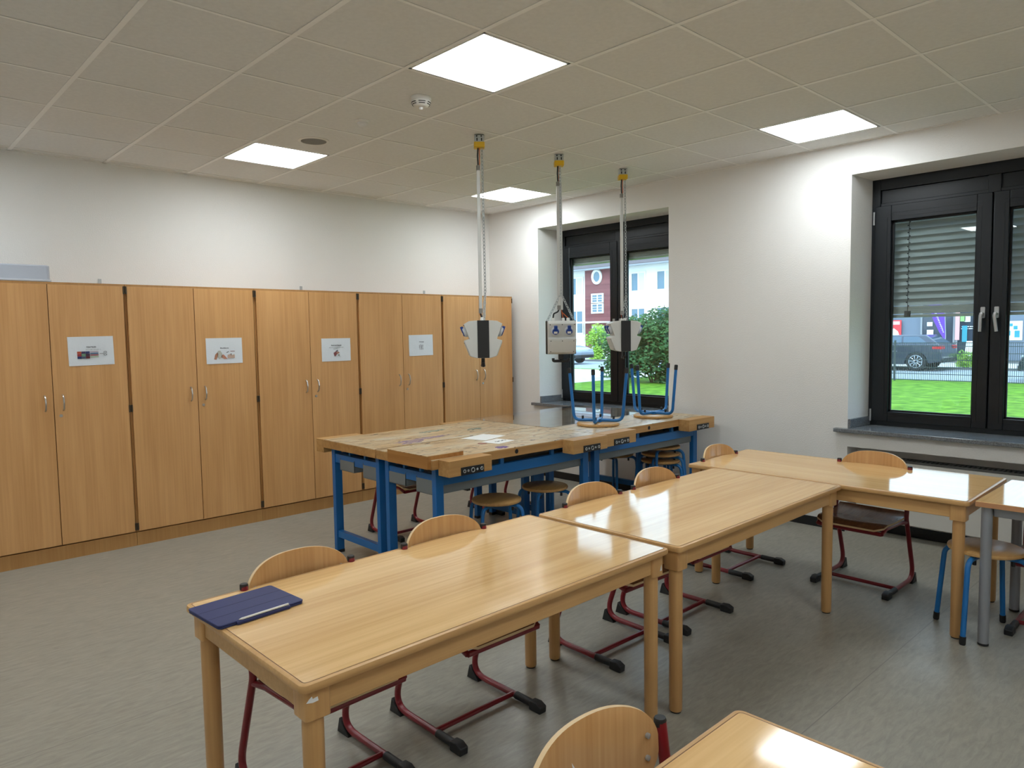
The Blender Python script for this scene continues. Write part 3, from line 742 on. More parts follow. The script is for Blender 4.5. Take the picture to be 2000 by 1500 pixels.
# paint stains and tape on the bench tops
def stainmat(name, col, p0, scale):
    m = bpy.data.materials.new(name); m.use_nodes = True; N = m.node_tree.nodes; L = m.node_tree.links; b = N['Principled BSDF']
    b.inputs['Base Color'].default_value = col; b.inputs['Roughness'].default_value = .5
    t_ = N.new('ShaderNodeTexCoord'); n = N.new('ShaderNodeTexNoise'); n.inputs['Scale'].default_value = scale; n.inputs['Detail'].default_value = 6
    mp = N.new('ShaderNodeMapping'); mp.inputs['Scale'].default_value = (.5, 2, 1); r = N.new('ShaderNodeValToRGB'); r.color_ramp.elements[0].position = p0; r.color_ramp.elements[1].position = p0+.1; r.color_ramp.elements[1].color = (.6, .6, .6, 1)
    L.new(t_.outputs['Object'], mp.inputs[0]); L.new(mp.outputs[0], n.inputs['Vector']); L.new(n.outputs['Fac'], r.inputs[0]); L.new(r.outputs[0], b.inputs['Alpha']); return m
ST_p = stainmat('purple_paint', srgb(176, 152, 178), .44, 22); ST_v = stainmat('violet_paint', srgb(120, 84, 160), .36, 26); ST_t = stainmat('teal_paint', srgb(120, 158, 150), .46, 24); ST_r = stainmat('red_paint', srgb(190, 96, 88), .42, 30); ST_w = stainmat('white_tape', srgb(232, 228, 218), .2, 30)
def stain(bn, x, y, rx, ry, rz, m, nm='paint_stain', n=18):
    R_ = random.Random(int(x*100)); p = [(rx*math.cos(k*2*PI/n)*R_.uniform(.75, 1.1), ry*math.sin(k*2*PI/n)*R_.uniform(.75, 1.1)) for k in range(n)]
    o = MB().prism(p, 2, 0, .0006).build(nm, m, bn); o.location = (x-bn.location.x, y-bn.location.y, BT+.0001); o.rotation_euler = (0, 0, rz)
BEN = [o for o in COL.objects if o.name.startswith('workbench')]
FL = [o for o in BEN if 'front left' in o['label']][0]; BL = [o for o in BEN if 'back left' in o['label']][0]
stain(BL, -2.62, -2.22, .30, .045, .12, ST_p); stain(BL, -2.78, -2.30, .12, .05, .3, ST_p); stain(FL, -2.52, -2.94, .05, .045, .2, ST_v); stain(FL, -2.50, -2.72, .035, .035, .4, ST_r)
stain(BL, -2.05, -2.10, .10, .05, .3, ST_t); stain(BL, -2.35, -1.95, .14, .05, .2, ST_t)
o = MB().prism([(-.09, .0), (-.05, -.05), (.0, -.085), (.05, -.105), (.05, -.118), (-.01, -.098), (-.065, -.06), (-.105, -.004)], 2, 0, .0006).build('tape_strip', ST_w, BL); o.location = (-2.80-BL.location.x, -1.98-BL.location.y, BT+.0001)
o = MB().box(-.32, .32, -.005, .005, 0, .0006).build('tape_strip', ST_w, BL); o.location = (-2.38-BL.location.x, -2.335-BL.location.y, BT+.0001); o.rotation_euler = (0, 0, .08)
# acrylic sheet and loose papers on the bench
o = MB().box(-.745, .745, -.47, .47, 0, .005).build('acrylic_sheet', M_acryl, None, bevel=.001)
o.location = (-.90, -2.02, BT+.0012); o.rotation_euler = (0, 0, .05); tag(o, 'clear acrylic sheet lying on the back right workbench', 'acrylic sheet')
def paper(pts, z, label):
    o = MB().prism(pts, 2, 0, .0008).build('paper_sheet', M_paperplain, None); o.location = (0, 0, z)
    return tag(o, label, 'paper', 'loose papers on the workbench')
paper([(-2.457, -2.433), (-2.193, -2.375), (-2.142, -2.563), (-2.40, -2.636)], BT+.001, 'larger blank white sheet on the front left workbench')
p2 = paper([(-2.472, -2.674), (-2.288, -2.629), (-2.255, -2.785), (-2.44, -2.823)], BT+.001, 'smaller white sheet with black handwriting on the workbench')
hw = MB()
for k, (x, y, l) in enumerate([(-2.40, -2.735, .012), (-2.385, -2.742, .02), (-2.365, -2.731, .016), (-2.345, -2.737, .018), (-2.325, -2.726, .02), (-2.305, -2.729, .012)]):
    hw.tube([(x, y-l/2, .0012), (x+.006, y+l/2, .0012), (x+.012, y-l/3, .0012), (x+.02, y+l/4, .0012)], .0012, 5)
hw.build('handwriting', M_ink, p2)

# ------------------------------------------------------------------ tablet with navy folding cover
t = thing('tablet', 'tablet in a navy folding cover at the corner of the near table', 'tablet', (-4.773, -4.182, .7204), math.radians(4.2))
MB().prism(rrect(-.142, .142, -.107, .107, .012, 4), 2, 0, .0065).build('back_shell', M_navy, t, bevel=.002)
MB().prism(rrect(-.143, .143, -.108, .108, .012, 4), 2, .007, .0125).build('cover_flap', M_navy, t, bevel=.0018)
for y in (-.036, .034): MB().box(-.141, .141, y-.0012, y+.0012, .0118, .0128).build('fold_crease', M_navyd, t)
MB().prism(rrect(-.088, .09, -.116, -.102, .004, 3), 2, .001, .011).build('stylus_holder', M_navy, t, bevel=.002)
o = MB().tube([(-.100, 0, 0), (-.090, 0, 0), (.064, 0, 0), (.066, 0, 0)], [.001, .0036, .0036, .003], 12).build('stylus', M_white, None)
a = math.radians(4.2); o.location = (-4.773+.02*math.cos(a)+.109*math.sin(a), -4.182-.109*math.cos(a)+.02*math.sin(a), .7204+.0148); o.rotation_euler = (0, 0, a)
tag(o, 'white stylus lying along the edge of the navy tablet cover', 'stylus')

# ------------------------------------------------------------------ hanging power boxes
def chain(m, a, b, r=.0027, pitch=.024):
    a, b = Vector(a), Vector(b); L = (b-a).length; n = max(1, int(L/pitch)); d = (b-a).normalized()
    u = d.orthogonal().normalized(); w_ = d.cross(u)
    for k in range(n):
        c = a+(b-a)*((k+.5)/n); s = u if k % 2 else w_
        hl, hw_ = pitch*.66, .0085
        m.tube([c+d*hl*math.cos(q*PI/4)+s*hw_*math.sin(q*PI/4) for q in range(8)], r, 5, closed=True)
    return m
def dropper(label, x, y, rz, mode):
    t = thing('power_dropper', label, 'power outlet', (x, y, 0), 0, 'power boxes hanging from the ceiling')
    # ceiling bracket with slots and yellow cover
    R_ = Matrix.Rotation(rz, 4, 'Z')
    br = MB().box(-.034, .034, -.034, .034, 2.925, H-.001).xf(R_).build('ceiling_bracket', M_zinc, t, bevel=.003)
    sl = MB()
    for dx in (-.016, .016): sl.box(dx-.004, dx+.004, -.0348, -.034, 2.937, 2.957).box(dx-.004, dx+.004, .034, .0348, 2.937, 2.957)
    for dx in (-.018, .014): sl.box(dx-.005, dx+.005, -.0348, -.034, 2.965, 2.975)
    sl.xf(R_).build('slot', M_dark, br)
    MB().box(-.037, .037, -.037, .037, 2.895, 2.932).xf(R_).build('bracket_cover', M_yellow, t, bevel=.003)
    two = mode == 'face'
    view = Vector((x-CAM.x, y-CAM.y, 0)).normalized(); sd_ = Vector((math.cos(rz), math.sin(rz), 0))
    # cables, conduit, chain
    zc0, zc1 = 2.775, (1.77 if two else 1.735)
    for k, (dx, m_) in enumerate(((-.009, M_black), (.0, M_orange))):
        P = [(dx, 0, 2.90), (dx*1.4, .002, 2.84), (dx, 0, zc0-.02)]
        MB().tube(fillet(P, .05), .0055 if k == 0 else .0035, 8).xf(R_).build('cable', m_, t)
    cd_ = MB().box(-.022, .001, -.012, .012, zc1, zc0)
    if two: cd_.box(.002, .020, -.011, .011, zc1, zc0-.01)
    cd_.xf(R_).build('conduit', M_box, t, bevel=.002)
    cu_ = MB().box(-.024, .002, -.014, .014, zc0-.035, zc0-.002).box(-.024, .002, -.014, .014, zc1+.002, zc1+.035); cu_.xf(R_).build('conduit_end', M_grille, t, bevel=.002)
    ch = MB(); zt = 1.682
    if two:
        chain(ch, (.006, -.016, 2.9), (.006, -.016, 1.90)); chain(ch, (.004, -.016, 1.90), (-.108, 0, zt)); chain(ch, (.004, -.016, 1.90), (.108, 0, zt))
    else:
        chain(ch, (.018, -.004, 2.9), (.024, -.004, 1.90)); chain(ch, (.024, .003, 1.90), (.010, .108, zt)); chain(ch, (.024, -.007, 1.90), (.010, -.108, zt))
    ch.xf(R_).build('chain', M_zinc, t)
    # housing: profile across (local u), length along local w
    prof = [(-.06, 1.682), (-.10, 1.678), (-.136, 1.658), (-.096, 1.552), (-.135, 1.541), (-.092, 1.43), (-.05, 1.418), (.05, 1.418), (.092, 1.43), (.135, 1.541), (.096, 1.552), (.136, 1.658), (.10, 1.678), (.06, 1.682)]
    A = R_ if not two else R_ @ Matrix.Rotation(PI/2, 4, 'Z')
    hs = MB().prism(prof, 1, -.11, .11).xf(A).build('housing', M_box, t, bevel=.004)
    for s in (-1, 1):
        bb = MB().box(-.041, .041, s*.1095, s*.118, 1.419, 1.683); bb.xf(A).build('end_strip', M_black, hs, bevel=.002)
    # sockets and panels on the sloped faces
    for s in (-1, 1):
        p1, p2_ = Vector((s*.136, 0, 1.658)), Vector((s*.096, 0, 1.552)); q1, q2 = Vector((s*.135, 0, 1.541)), Vector((s*.092, 0, 1.43))
        def frame(a, b):
            dn = (b-a).normalized(); nn = Vector((-dn.z, 0, dn.x)); nn = nn if nn.x*s > 0 else -nn
            c = (a+b)/2; yv_ = nn.cross(-dn) if False else Vector((0, 1, 0))
            return Matrix(((yv_.x, -dn.x, nn.x, c.x), (yv_.y, -dn.y, nn.y, c.y), (yv_.z, -dn.z, nn.z, c.z), (0, 0, 0, 1)))
        Fm = A @ frame(p1, p2_)
        for yy in (-.053, .053):
            so_ = MB().lathe([(.034, 0), (.036, .006), (.033, .018), (.031, .022)], 24, (yy, 0, .001)).xf(Fm).build('socket', M_socket, hs)
            MB().lathe([(.0255, .0215), (.0255, .026), (.021, .029)], 20, (yy, 0, .001)).box(yy-.013, yy+.013, .0, .046, .012, .031).xf(Fm).build('socket_lid', M_sblue, so_, bevel=.001)
            MB().box(yy-.014, yy+.014, -.015, .003, .0295, .0312).xf(Fm).build('label_plate', M_white, so_)
        Fl = A @ frame(q1, q2)
        lp = MB().prism(rrect(-.098, .098, -.054, .048, .006, 3), 2, .0002, .004).xf(Fl).build('lower_panel', M_box, hs, bevel=.001)
        sc = MB()
        for yy in (-.09, 0, .09): sc.lathe([(.004, .0035), (.004, .005)], 8, (yy, .042, .0))
        for yy in (-.09, .09): sc.lathe([(.004, .0035), (.004, .005)], 8, (yy, -.048, .0))
        sc.xf(Fl).build('screw', M_ink, lp)
        sc = MB()
        for yy in (-.095, 0, .095): sc.lathe([(.004, .0), (.004, .002)], 8, (yy, .049, .0))
        sc.xf(Fm).build('screw', M_ink, hs)
    gl = MB()
    for yy in (-.06, .02, .06): gl.lathe([(.013, 1.682), (.013, 1.70), (.010, 1.706)], 12, (yy if two else 0, 0 if two else yy, 0))
    gl.xf(R_).build('cable_gland', M_white, hs)
    if two:
        MB().tube(fillet([(-.012, 0, 1.775), (-.02, 0, 1.755), (-.055, 0, 1.74), (-.06, 0, 1.70)], .02), .006, 8).xf(R_).build('cable', M_black, t)
        for dx in (.02, .06): MB().tube(fillet([(.008, 0, 1.775), (.012, 0, 1.75), (dx, 0, 1.705)], .02), .0035, 8).xf(R_).build('cable', M_orange, t)
    else:
        MB().tube([(-.012, 0, 1.74), (-.008, 0, 1.72), (0, 0, 1.70)], .006, 8).xf(R_).build('cable', M_black, t)
        MB().tube([(-.018, 0, 1.74), (-.012, .01, 1.72), (0, .02, 1.70)], .0035, 8).xf(R_).build('cable', M_orange, t)
    hk = MB().box(-.012, .012, -.02, .02, 1.375, 1.42).tube(fillet([(0, -.062, 1.385), (0, -.062, 1.362), (0, .062, 1.362), (0, .062, 1.385)], .014), [.0115]*16, 10).lathe([(.013, 1.352), (.017, 1.36), (.013, 1.376)], 12)
    hk.xf(A).build('hook', M_black, hs)
    return t
def facing(x, y): return math.atan2(y-CAM.y, x-CAM.x)-PI/2          # local -y towards the room side the box was turned to
dropper('hanging grey power box, leftmost of three, its black end strip in front of the cabinets', -2.295, -2.505, facing(-2.295, -2.505)+.04, 'edge')
dropper('hanging grey power box in the middle, two blue sockets facing the room', -1.454, -2.487, facing(-1.454, -2.487)+.10, 'face')
dropper('hanging grey power box, rightmost of three, before the window mullion', -.66, -2.495, facing(-.66, -2.495)+.20, 'edge')

# ------------------------------------------------------------------ ceiling devices
Hh = H+.0032
t = thing('smoke_detector', 'white round smoke detector with dark slots on the ceiling', 'smoke detector', (-3.085, -2.90, Hh))
MB().lathe([(.062, 0), (.062, -.014), (.058, -.020)], 32).build('base', M_white, t)
hd = MB().lathe([(.055, -.018), (.058, -.024), (.055, -.036), (.044, -.050), (.030, -.056), (.012, -.058)], 32).build('head', M_white, t)
sl = MB()
for k in range(6):
    for rr, z in ((.0565, -.034), (.0505, -.0435)):
        sl.tube([(rr*math.cos(k*PI/3+q), rr*math.sin(k*PI/3+q), z) for q in (-.36, -.2, 0, .2, .36)], .0022, 6)
sl.build('slot', M_dark, hd)
MB().lathe([(.012, -.056), (.012, -.066), (.008, -.072)], 14).build('test_button', M_white, hd)
t = thing('motion_sensor', 'small white round motion sensor on the ceiling near the smoke detector', 'motion sensor', (-3.10, -2.28, Hh))
MB().lathe([(.048, 0), (.048, -.006), (.038, -.012)], 28).build('base', M_white, t)
MB().lathe([(.034, -.010), (.032, -.026), (.022, -.036), (.008, -.040)], 24).build('lens', M_tile, t)
t = thing('ceiling_speaker', 'flush round ceiling speaker with grey grille beside the left light panel', 'speaker', (-3.108, -1.64, Hh))
MB().lathe([(.108, 0), (.108, -.005), (.094, -.009), (.089, -.006)], 40).build('ring', M_white, t)
MB().lathe([(.091, -.002), (.091, -.006), (.05, -.0075)], 40).build('grille', M_grille, t)

# ------------------------------------------------------------------ outdoors
def noisemat(name, c1, c2, scale, rough=.9, p0=.35, p1=.65, det=6):
    m = bpy.data.materials.new(name); m.use_nodes = True; nt = m.node_tree; N = nt.nodes; L = nt.links; b = N['Principled BSDF']
    b.inputs['Roughness'].default_value = rough; b.inputs['Specular IOR Level'].default_value = .2
    t = N.new('ShaderNodeTexCoord'); n = N.new('ShaderNodeTexNoise'); n.inputs['Scale'].default_value = scale; n.inputs['Detail'].default_value = det
    r = N.new('ShaderNodeValToRGB'); r.color_ramp.elements[0].position = p0; r.color_ramp.elements[1].position = p1
    r.color_ramp.elements[0].color = c1; r.color_ramp.elements[1].color = c2
    L.new(t.outputs['Object'], n.inputs['Vector']); L.new(n.outputs['Fac'], r.inputs[0]); L.new(r.outputs[0], b.inputs['Base Color'])
    return m
M_grass = noisemat('lawn_grass', srgb(72, 116, 18), srgb(116, 160, 40), 3.5, det=10)
M_road = noisemat('asphalt_street', srgb(150, 156, 160), srgb(176, 182, 186), 8)
M_pave = noisemat('pale_paving', srgb(206, 202, 192), srgb(226, 222, 212), 4)
M_curb = mat('kerb_stone', srgb(110, 112, 114), .8)
M_house = mat('house_render_white', srgb(244, 244, 240), .9)
M_houseroof = mat('house_roof_tile', srgb(112, 102, 104), .8)
M_stone = mat('window_surround', srgb(236, 232, 224), .8)
M_far = mat('far_window_glass', srgb(88, 120, 140), .1, spec=.8)
M_curtain = mat('net_curtain', srgb(206, 214, 220), .8)
M_shop = mat('shop_panel_grey', srgb(112, 124, 140), .6)
M_shopd = mat('shop_glass_dark', srgb(52, 64, 78), .1, spec=.7)
M_leaf = noisemat('shrub_leaf', srgb(34, 66, 42), srgb(88, 126, 76), 2.2)
M_leafy = noisemat('young_leaf', srgb(120, 170, 60), srgb(176, 208, 96), 3.)
M_bark = mat('bark', srgb(90, 70, 52), .9)
M_fence = mat('fence_green_grey', srgb(58, 70, 72), .6)
def brickmat():
    m = bpy.data.materials.new('red_brick'); m.use_nodes = True; N = m.node_tree.nodes; L = m.node_tree.links; b = N['Principled BSDF']; b.inputs['Roughness'].default_value = .9
    t = N.new('ShaderNodeTexCoord'); mp = N.new('ShaderNodeMapping'); mp.inputs['Rotation'].default_value = (PI/2, 0, PI/2)
    k = N.new('ShaderNodeTexBrick'); k.inputs['Scale'].default_value = 3.5; k.inputs['Color1'].default_value = srgb(118, 68, 72); k.inputs['Color2'].default_value = srgb(134, 82, 84); k.inputs['Mortar'].default_value = srgb(140, 100, 98); k.inputs['Mortar Size'].default_value = .015
    L.new(t.outputs['Object'], mp.inputs[0]); L.new(mp.outputs[0], k.inputs['Vector']); L.new(k.outputs[0], b.inputs['Base Color']); return m
M_brick = brickmat()
struct(MB().box(WT+.001, 18.6, -40, 60, -.5, -.02).build('lawn', M_grass), 'green lawn outside the windows')
struct(MB().box(11.2, 18.0, 8.9, 40, -.02, -.012).build('paved_yard', M_pave), 'pale paved yard beside the lawn')
struct(MB().box(18.6, 24.8, -40, 60, -.5, -.02).build('street', M_road), 'light grey street behind the fence')
struct(MB().box(24.8, 60, -40, 80, -.5, .02).build('pavement', M_pave), 'pale pavement in front of the buildings')
struct(MB().box(24.65, 24.8, -40, 60, -.3, .07).build('kerb', M_curb), 'dark kerb along the pavement')
# fence of welded wire panels between posts
t = thing('wire_fence', 'dark welded wire fence along the lawn seen through the right window', 'fence', (17.8, 0, 0))
for k in range(-4, 2):
    MB().box(-.03, .03, 1.56+k*2.5-.02, 1.56+k*2.5+.02, -.02, 1.2).build('post', M_fence, t)
wf = MB()
for k in range(250): y = -8.4+k*.05; wf.box(-.004, .004, y-.0055, y+.0055, 0, 1.13)
for z in (.02, .2, .4, .62, .82, 1.02, 1.12): wf.box(.003, .010, -8.4, 4.06, z-.010, z+.010)
o = wf.build('wire_panel', M_fence, t); o['kind'] = 'stuff'
# shrubs
def shrub(label, loc, rad, n, m, size, seed, stems=5, group='shrubs on the lawn'):
    R_ = random.Random(seed); t = thing('leafy_shrub', label, 'shrub', loc, 0, group)
    b = MB(); lob = [(R_.uniform(-.55, .55), R_.uniform(-.55, .55), R_.uniform(.0, .85), R_.uniform(.38, .5)) for _ in range(22)]
    for _ in range(n):
        lx, ly, lz, lr = R_.choice(lob)
        d = Vector((R_.gauss(0, 1), R_.gauss(0, 1), R_.gauss(0, 1))).normalized()*lr*(R_.random()**.25)
        p = Vector(((lx+d.x)*rad[0], (ly+d.y)*rad[1], max(.05, (lz+d.z*.55)*rad[2]*.85)))
        u = Vector((R_.gauss(0, 1), R_.gauss(0, 1), R_.gauss(0, .6))).normalized(); v = u.orthogonal().normalized(); s = size*R_.uniform(.6, 1.3)
        b.add([p-u*s, p+v*s*.45, p+u*s, p-v*s*.45], [(0, 1, 2, 3)])
    o = b.build('foliage', m, t); o['kind'] = 'stuff'
    for k in range(stems):
        a = k*2.4; MB().tube([(0.05*math.cos(a), .05*math.sin(a), -.05), (.3*rad[0]*math.cos(a), .3*rad[1]*math.sin(a), .4*rad[2]), (.45*rad[0]*math.cos(a), .45*rad[1]*math.sin(a), .8*rad[2])], [.03, .02, .008], 6).build('stem', M_bark, t)
    return t
shrub('large dark green shrub filling the lower right of the far window', (13.0, 7.0, -.02), (1.25, 1.75, 2.55), 14000, M_leaf, .075, 3)
shrub('tall light green shoots above the dark shrub in the far window', (13.6, 6.6, -.02), (.6, .9, 3.05), 1500, M_leaf, .07, 5)
shrub('round green shrub beside the parked car in the far window', (14.2, 9.3, -.02), (.8, .8, 1.8), 3000, M_leaf, .07, 9)
shrub('small yellow-green bush behind the parked car, below the brick front', (26.5, 20.5, 0.02), (.9, .9, 2.3), 2000, M_leafy, .09, 11, group='bushes by the house')
shrub('low green bush behind the fence, right of the estate car', (25.6, 1.70, 0.02), (.25, .45, .75), 900, M_leafy, .06, 13, group='bushes by the shop')
# cars (local +Y = forward, origin on the ground at the middle)
M_tyre = mat('tyre_rubber', srgb(30, 31, 33), .8); M_rim = mat('alloy_rim', srgb(190, 196, 202), .3, metal=.6); M_tail = mat('tail_light_red', srgb(210, 36, 40), .25)
M_carglass = mat('car_glass', srgb(70, 92, 110), .06, spec=.9)
def car(name, label, loc, rz, paint, hgt=1.45, L=4.7, W=1.8, estate=True):
    t = thing(name, label, 'car', loc, rz, 'parked cars outside'); hl = L/2; hw_ = W/2
    # lower body: side outline extruded with wheel arches
    def arch(cy, r, n=9): return [(cy+r*math.cos(PI*k/n), .30+r*math.sin(PI*k/n)) for k in range(n+1)]
    fa, ra = hl-.92, -hl+.86
    pr = [(-hl+.05, .34), (-hl, .48), (-hl+.02, .70), (-hl+.10, .98)] + [(hl-1.35, .96), (hl-.45, .84), (hl-.08, .70), (hl, .52), (hl-.03, .32)] + [(fa+.38, .24)] + arch(fa, .37)[0:] + [(fa-.38, .22), (ra+.38, .22)] + arch(ra, .37) + [(ra-.40, .26)]
    MB().prism(pr, 0, -hw_, hw_).build('body', paint, t, bevel=.05, seg=3, fix=True)
    # greenhouse
    yb0, yb1 = (-hl+.10, hl-1.30) if estate else (-hl+.6, hl-1.30); yt0, yt1 = (-hl+.62, hl-2.15) if estate else (-hl+1.3, hl-2.1)
    def ring(y0, y1, w_, z): return [(-w_, y0, z), (w_, y0, z), (w_, y1, z), (-w_, y1, z)]
    g = MB().add(ring(yb0, yb1, hw_-.06, .94)+ring(yt0, yt1, hw_-.26, hgt), [(0, 3, 2, 1), (4, 5, 6, 7), (0, 1, 5, 4), (1, 2, 6, 5), (2, 3, 7, 6), (3, 0, 4, 7)])
    g.build('roof', paint, t, bevel=.06, seg=3)
    for s in (-1, 1):
        def sp(y, f): return (s*((hw_-.06)+(-.20)*f+.006), y, .94+(hgt-.94)*f)
        def yy(f, e): return (yb0+(yt0-yb0)*f, yb1+(yt1-yb1)*f)[e]
        qs = [.14, .84]; ys_ = [[yy(f, 0)+.28 for f in qs], [yy(f, 1)-.20 for f in qs]]
        cuts = [0, .34, .66, 1]
        for k in range(3):
            P = []
            for f, i in ((qs[0], 0), (qs[1], 1)):
                a = ys_[0][i]+(ys_[1][i]-ys_[0][i])*cuts[k]+.03; b_ = ys_[0][i]+(ys_[1][i]-ys_[0][i])*cuts[k+1]-.03
                P.append((sp(a, f), sp(b_, f)))
            m = MB(); q = [P[0][0], P[0][1], P[1][1], P[1][0]]; q2 = [(x-s*.02, y, z) for x, y, z in q]
            m.add(q+q2, [(0, 1, 2, 3), (7, 6, 5, 4), (0, 4, 5, 1), (1, 5, 6, 2), (2, 6, 7, 3), (3, 7, 4, 0)]).build('side_window', M_carglass, t, fix=True)
        for cy in (fa, ra):
            w_ = MB().lathe([(.20, -.085), (.29, -.10), (.31, -.10), (.335, -.07), (.335, .07), (.31, .10), (.29, .10), (.20, .085)], 28, (s*(hw_-.09), cy, .335), axis=0).build('wheel', M_tyre, t)
            rm = MB().tube([(s*(hw_+.008), cy+.225*math.cos(k*PI/12), .335+.225*math.sin(k*PI/12)) for k in range(24)], .016, 6, closed=True)
            for k in range(10):
                a = k*PI/5+.1; rm.tube([(s*(hw_+.012), cy+.04*math.cos(a), .335+.04*math.sin(a)), (s*(hw_+.006), cy+.225*math.cos(a), .335+.225*math.sin(a))], .016, 6)
            rm.build('rim', M_rim, w_)
        MB().box(s*(hw_-.38), s*(hw_+.004), -hl+.02, -hl+.34, .78, .91).build('tail_light', M_tail, t, bevel=.02)
        MB().box(s*(hw_-.42), s*(hw_-.02), hl-.34, hl-.06, .62, .74).build('headlight', M_rim, t, bevel=.02)
        MB().box(s*(hw_+.0), s*(hw_+.15), hl-1.62, hl-1.50, .92, 1.05).build('mirror', paint, t, bevel=.02)
        MB().box(s*(hw_-.005), s*(hw_+.006), -hl+1.5, hl-1.4, .70, .715).build('trim_strip', M_rim, t)
    for y, sg in ((-hl, -1), (hl, 1)):
        MB().box(-hw_+.05, hw_-.05, y-sg*.10, y+sg*.02, .30, .46).build('bumper', M_black, t, bevel=.03)
    def rear(f): return yb0+(yt0-yb0)*f
    m = MB(); a, b_ = .15, .85
    q = [(-(hw_-.2), rear(a)-.008, .94+(hgt-.94)*a), (hw_-.2, rear(a)-.008, .94+(hgt-.94)*a), (hw_-.36, rear(b_)-.008, .94+(hgt-.94)*b_), (-(hw_-.36), rear(b_)-.008, .94+(hgt-.94)*b_)]
    m.add(q+[(x, y+.02, z) for x, y, z in q], [(0, 1, 2, 3), (7, 6, 5, 4), (0, 4, 5, 1), (1, 5, 6, 2), (2, 6, 7, 3), (3, 7, 4, 0)]).build('rear_window', M_carglass, t, fix=True)
    return t
P_dark = mat('dark_blue_grey_paint', srgb(48, 56, 72), .2, spec=.7, coat=.6); P_black = mat('black_blue_paint', srgb(26, 36, 54), .2, spec=.6, coat=.6); P_silver = mat('silver_paint', srgb(150, 160, 172), .25, metal=.4, coat=.6)
car('estate_car', 'dark estate car with red tail light parked beyond the fence in the right window', (23.95, 1.36+2.35+.42, 0), 0, P_dark, 1.30)
car('parked_car', 'dark car behind the fence at the right picture edge', (19.75, -3.60, 0), 0, P_black, 1.25, L=4.5)
car('silver_car', 'silver grey car half hidden by the shrub in the far window', (21.6, 19.55, 0), PI, P_silver, 1.50, L=4.2, estate=False)
# house with brick stair front
hb = thing('white_house', 'white two-storey house with a red brick entrance front in the far window', 'house', (38, 0, 0))
Y0, Y1, BY0, BY1 = 12, 48, 28.0, 31.2
MB().box(0, 8, Y0, Y1, 0, 6.50).build('wall', M_house, hb)
MB().box(-.35, 0, 28.9-.0, BY1, 0, 6.40).box(-.35, 0, BY0, 28.9, 0, 6.40).build('brick_front', M_brick, hb)
rf = MB().add([(-.75, Y0-.4, 6.45), (-.75, Y1+.4, 6.45), (4.2, Y1+.4, 10.2), (4.2, Y0-.4, 10.2), (8.7, Y0-.4, 6.45), (8.7, Y1+.4, 6.45)], [(0, 1, 2, 3), (3, 2, 5, 4), (0, 3, 4), (1, 5, 2), (0, 4, 5, 1)]).build('roof', M_houseroof, hb, fix=True)
for k in range(9):
    f = k/9; MB().box(-.78+4.95*f, -.70+4.95*f, Y0-.4, Y1+.4, 6.49+3.48*f, 6.57+3.48*f).build('tile_course', M_houseroof, rf)
MB().tube([(-.80, Y0-.4, 6.43), (-.80, Y1+.4, 6.43)], .08, 8).build('gutter', M_leggrey, hb)
def hwin(y0, y1, z0, z1, xf=0., muntin=0, curtain=True):
    f = MB(); b_ = .12
    f.box(xf-.08, xf, y0-b_, y1+b_, z0-b_, z0).box(xf-.08, xf, y0-b_, y1+b_, z1, z1+b_).box(xf-.08, xf, y0-b_, y0, z0, z1).box(xf-.08, xf, y1, y1+b_, z0, z1).box(xf-.05, xf, (y0+y1)/2-.05, (y0+y1)/2+.05, z0, z1)
    for k in range(1, muntin): f.box(xf-.045, xf, y0, y1, z0+(z1-z0)*k/muntin-.02, z0+(z1-z0)*k/muntin+.02)
    w_ = f.build('window', M_stone, hb)
    MB().box(xf-.03, xf-.01, y0, (y0+y1)/2-.05, z0, z1).build('pane', M_curtain if curtain else M_far, w_); MB().box(xf-.03, xf-.01, (y0+y1)/2+.05, y1, z0, z1).build('pane', M_far, w_)
for (a, b_) in ((26.15-.45, 27.3-.45), (23.25, 24.55), (20.2, 21.5), (16.8, 18.1), (31.75, 33.0), (35.5, 36.8), (39., 40.3)):
    hwin(a, b_, 4.62, 5.88); hwin(a, b_, 1.55, 3.25, curtain=False)
for (z0, z1) in ((3.15, 3.72), (3.92, 4.45)): hwin(29.42, 30.4, z0, z1, -.35, 3, False)
o = MB().tube([(-.40, 29.95+.42*math.cos(k*PI/10), 5.86+.50*math.sin(k*PI/10)) for k in range(20)], .11, 8, closed=True).build('round_window', M_stone, hb)
MB().lathe([(.40, -.02), (.40, .0)], 20, (-.37, 29.95, 5.86), axis=0).build('pane', M_far, o)
MB().box(-1.6, -.35, 28.6, 31.9, 2.28, 2.40).build('door_canopy', M_stone, hb)
d_ = MB().box(-.40, -.352, 28.9, 30.5, 0, 2.05).build('entrance_door', M_stone, hb)
MB().box(-.43, -.40, 29.05, 29.6, .3, 1.9).build('pane', M_far, d_); MB().box(-.43, -.40, 29.8, 30.35, .3, 1.9).build('pane', M_far, d_)
